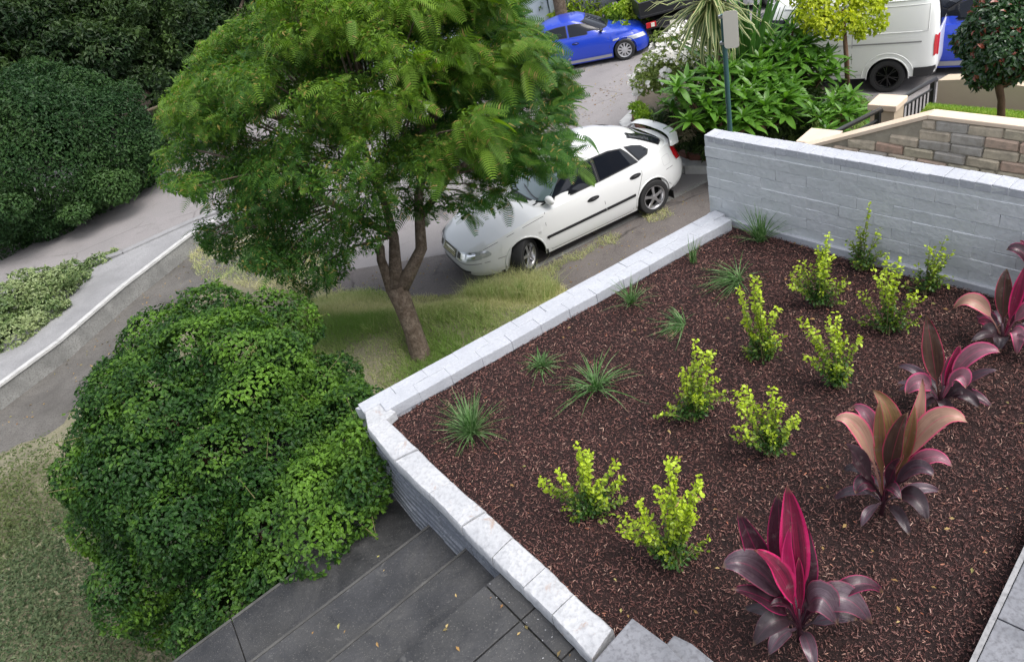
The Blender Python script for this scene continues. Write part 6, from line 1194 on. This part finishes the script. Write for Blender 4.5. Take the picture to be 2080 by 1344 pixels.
# pillars and handrails
def pillar(px_t, d, w, label, h=1.3):
    c = pd(*px_t, d); t = thing('rendered_pillar', label, 'pillar', (c[0], c[1], 0), group='rendered fence pillars'); a = NA+.1
    m_ = MB(); m_.box((c[0], c[1], (c[2]-.07)/2), (w, w, c[2]-.07), a); m_.build('shaft', M['render'], t, bevel=.006); m_ = MB(); m_.box((c[0], c[1], c[2]-.035), (w+.05, w+.05, .07), a); m_.build('cap', M['render_cap'], t, bevel=.008); return c
pB = pillar((1664, 276), 7.2, .27, 'low cream pillar nearest the painted wall at the foot of the handrail'); pA = pillar((1803, 203), 8.2, .26, 'taller cream pillar between the two lengths of black handrail')
def rail(p, q_, label, n, drop=.42):
    t = thing('handrail', label, 'railing', (p[0], p[1], p[2]-1), group='black handrails'); p = np.array(p); q_ = np.array(q_); m_ = MB(); e = (q_-p)/np.linalg.norm(q_-p); m_.tube([p, q_, q_+e*.03-np.array([0, 0, .03])], .026, 10); m_.build('top_rail', M['blackmetal'], t, smooth=True, sharp=50)
    m_ = MB(); dz = np.array([0, 0, .11]); m_.tube([p-dz, q_-dz-e*.1], .014, 6); m_.build('mid_rail', M['blackmetal'], t); m_ = MB(); dz = np.array([0, 0, drop+.1]); m_.tube([p-dz, q_-dz-e*.1], .014, 6); m_.build('bottom_rail', M['blackmetal'], t)
    for i in range(n):
        c = p+(q_-p)*((i+.7)/(n+.8)); b = MB(); b.box(c-np.array([0, 0, .11+drop/2]), (.014, .014, drop)); b.build('baluster', M['blackmetal'], t)
    c = q_-e*.06; b = MB(); b.box(c-np.array([0, 0, .40]), (.05, .05, .78), NA); b.build('post', M['blackmetal'], t)
rail(pd(1690, 272, 7.25), pd(1788, 222, 8.05), 'black handrail section between the two cream pillars', 8); rail(pd(1832, 199, 8.25), pd(1900, 160, 8.9), 'black handrail section rising from the taller cream pillar to the tan wall', 8)
# lawn terrace, tan wall and topiary
lw_ = [pd(1870, 238, 6.2), pd(2180, 278, 5.6), pd(2180, 240, 7.6), pd(1888, 214, 8.6)]; lm = MB(); lm.prism([tuple(p) for p in lw_], -.4, -.02); tag(lm.build('lawn_bed', M['verge']), kind='structure')
M['lawn'] = leaf_mat('lawn_grass', (.12, .24, .03), (.26, .38, .05), (.34, .40, .06), .3, .5, .3); r = np.random.default_rng(44); n = 36000; a_, b_ = r.random((n, 1)), r.random((n, 1)); P = (lw_[0]*(1-a_)+lw_[1]*a_)*(1-b_)+(lw_[3]*(1-a_)+lw_[2]*a_)*b_; P[:, 2] -= .02
crown('lawn', P+np.array([0, 0, .012]), np.tile([0, 0, 1.], (n, 1)), M['lawn'], None, .042, leaf_t(.22, .02, .1), 0, .9, -1.5, .4, np.clip(.5*vnoise(P, 4, 45)+.2, 0, 1), 'stuff', r)
t0_, t1_ = pd(1900, 222, 8.9), pd(2200, 262, 7.7); d = (t1_-t0_); d[2] = 0; Lt = np.linalg.norm(d); d /= Lt; a = math.atan2(d[1], d[0]); tz = pd(1925, 128, 8.9)[2]; tz2 = tz+.02
tw_ = MB(); n2_ = np.array([-d[1], d[0], 0])*.2; n2_ *= (1 if n2_[1] > 0 else -1); A0 = t0_-d*.0; A1 = t1_+d*1.5
z_a, z_b = pd(1890, 150, 8.9)[2], tz
q0, q1, q2_ = A0, A0+d*.35, A1
tw_.add([(*q0[:2], 0), (*q1[:2], 0), (*q1[:2], z_b), (*q0[:2], z_a)]+[(*(q0+n2_)[:2], 0), (*(q1+n2_)[:2], 0), (*(q1+n2_)[:2], z_b), (*(q0+n2_)[:2], z_a)], [(0, 1, 2, 3), (7, 6, 5, 4), (0, 3, 7, 4), (3, 2, 6, 7), (1, 0, 4, 5)])
tw_.prism([q1[:2], q2_[:2], (q2_+n2_)[:2], (q1+n2_)[:2]], 0, z_b); tag(tw_.build('rendered_wall', M['render']), 'plain tan rendered wall behind the lawn and the ball shaped tree', 'wall', kind='thing')
M['topi'] = leaf_mat('topiary_leaves', (.020, .055, .018), (.040, .090, .026), (.22, .055, .035), .2, .28, .6)
tb0 = pd(2036, 240, 6.5); tc = pd(2052, 72, 6.15); r = np.random.default_rng(46); tt_ = thing('topiary_tree', 'clipped ball shaped tree with glossy dark leaves and reddish new tips on the lawn', 'tree', tb0)
P, Nn = lobe_points(np.array([[*tc, .37, .37, .36]]+[[*(tc+nrm(r.normal(size=3))*r.uniform(.27, .37)), .14, .14, .12] for _ in range(30)]), 2900, .72, .97, r)
crown('crown', P, Nn, M['topi'], tt_, .056, leaf6_t(.5, .08, .2), .3, .7, .2, .35, np.clip((r.random(len(P)) > .93)*.9+.25*(vnoise(P, 5, 47) > .75), 0, 1), None, r)
s = MB(); s.tube([tb0-np.array([0, 0, .1]), pd(2034, 205, 6.45), pd(2028, 172, 6.35), tc-np.array([0, 0, .2])], [.036, .030, .034, .015], 9)
for e_ in ((2000, 120), (2060, 125), (2085, 130), (2015, 110), (1985, 130)): s.tube([pd(2031, 180, 6.38), pd((2031+e_[0])/2+3, (180+e_[1])/2+8, 6.3), pd(e_[0], e_[1], 6.2)], [.018, .014, .007], 6)
s.build('trunk', M['bark2'], tt_, smooth=True)

# ---------------------------------------------------------------- across the street
mass('lime_shrub', 'round bright lime shrub left of the black truck tray', 'shrub', [(1278, 48, 20.2, .62, .6, .55), (1262, 70, 19.8, .35, .35, .3), (1300, 30, 20.6, .5, .5, .5), (1290, 78, 19.8, .3, .3, .25)], 420, .12, M['lime'], .6, 51)
mass('dark_garden_shrub', 'dark low shrub under the black truck tray', 'shrub', [(1310, 85, 20.2, .5, .5, .35)], 400, .12, M['dark'], .6, 52)
mass('garden_tree', 'loose leaved pale tree in front of the grey fence behind the blue sedan', 'tree', [(1165, 20, 23, .42, .4, .32), (1205, 15, 23, .5, .4, .35), (1225, 45, 22.6, .35, .3, .3), (1185, 45, 22.5, .35, .3, .25), (1135, 40, 23, .25, .3, .2)], 150, .24, M['lime'], .35, 53, tm=leaf_t(.3), trunk_=[([at(1190, 62, 0), pd(1185, 30, 23)], [.06, .03])])
mass('small_street_tree', 'small dark tree standing left of the telegraph pole', 'tree', [(1060, 10, 23.5, .6, .6, .6), (1045, 35, 23.2, .4, .4, .3), (1085, -10, 23.8, .6, .5, .5)], 260, .14, M['dark'], .9, 54, trunk_=[([at(1072, 75, 0), pd(1070, 30, 23.3), pd(1062, 10, 23.5)], [.09, .07, .04])])
mass('garden_shrub', 'leafy green shrub at the top edge behind the black truck tray', 'shrub', [(1340, 8, 23.5, .7, .5, .4), (1300, 5, 24, .6, .5, .4), (1370, 20, 23, .4, .4, .3)], 260, .15, M['lime'], .2, 55)
tp_ = MB(); p = at(1148, 70, 0); tp_.tube([p, p+np.array([0, 0, 7.5])], [.19, .14], 14); tag(tp_.build('telegraph_pole', M['bark'], smooth=True, sharp=60), 'brown timber telegraph pole beyond the blue sedan', 'pole', kind='thing')
fa0, fa1 = at(1150, 62, 0), at(1560, -20, 0); fd_ = (fa1-fa0); Lf = np.linalg.norm(fd_); fd_ /= Lf; fang = math.atan2(fd_[1], fd_[0]); M['fence'] = flat('grey_fence_paint', (.16, .17, .19), .6)
fe = thing('picket_fence', 'grey upright slatted fence across the street behind the shrubs', 'fence', fa0); sl_m = brick_mesh('picket', .085, .022, 1.75, 9, .003, .001, M['fence']); k = 0
while k*.115 < Lf and k < 190: c = fa0+fd_*(k*.115); put('picket', sl_m, fe, (c[0], c[1], 1.25), fang); k += 1
m_ = MB()
for z in (.6, 1.8): m_.box((fa0+fd_*Lf/2)+np.array([0, 0, z]), (Lf, .04, .09), fang)
m_.build('fence_rail', M['fence'], fe); m_ = MB(); m_.box((fa0+fd_*Lf/2)+np.array([0, 0, .17]), (Lf, .22, .38), fang); m_.build('brick_base', flat('orange_brick', (.28, .12, .07), .85), fe)
M['paleblue'] = rough_mat('pale_blue_weatherboard', (.34, .40, .46), (.40, .46, .52), None, 3, 50, .7)
hb_ = thing('pale_blue_house', 'pale blue grey house front with a slatted balcony beyond the telegraph pole', 'house', at(1060, 60, 0)); h0 = at(1140, 60, 0); h1 = at(960, 110, 0); hd = (h1-h0)/np.linalg.norm(h1-h0); ha = math.atan2(hd[1], hd[0]); hn = np.array([-hd[1], hd[0], 0]); hn *= (1 if hn[1] > 0 else -1)
hp = lambda s, o, z: h0+hd*s+hn*o+np.array([0, 0, z]); m_ = MB(); m_.box(hp(3, 3.2, 2.6), (6.4, 4, 5.2), ha); m_.build('wall', M['paleblue'], hb_); m_ = MB(); m_.box(hp(3, 3.2, 5.6), (7.2, 4.8, .5), ha); m_.build('roof', M['fence'], hb_)
for s_0 in (.1, 2.2, 4.3): m_ = MB(); m_.box(hp(s_0, .1, 1.3), (.28, .28, 2.6), ha); m_.build('porch_post', M['paleblue'], hb_, bevel=.01)
for s_0 in (1.15, 3.25):
    m_ = MB(); m_.box(hp(s_0, .1, .55), (1.75, .12, 1.0), ha); m_.build('porch_wall', M['paleblue'], hb_); m_ = MB(); m_.box(hp(s_0, .1, 1.95), (1.8, .05, .06), ha); m_.build('balustrade_rail', M['fence'], hb_)
    for q in range(13): m_ = MB(); m_.box(hp(s_0-.82+q*.137, .1, 1.5), (.03, .03, .86), ha); m_.build('baluster', M['fence'], hb_)
for s_0 in (1.2, 3.2): m_ = MB(); m_.box(hp(s_0, 1.17, 1.6), (1.2, .06, 1.5), ha); wo2 = m_.build('window', M['fence'], hb_); m_ = MB(); m_.box(hp(s_0, 1.13, 1.6), (1.05, .03, 1.35), ha); m_.build('pane', M['glass'], wo2)
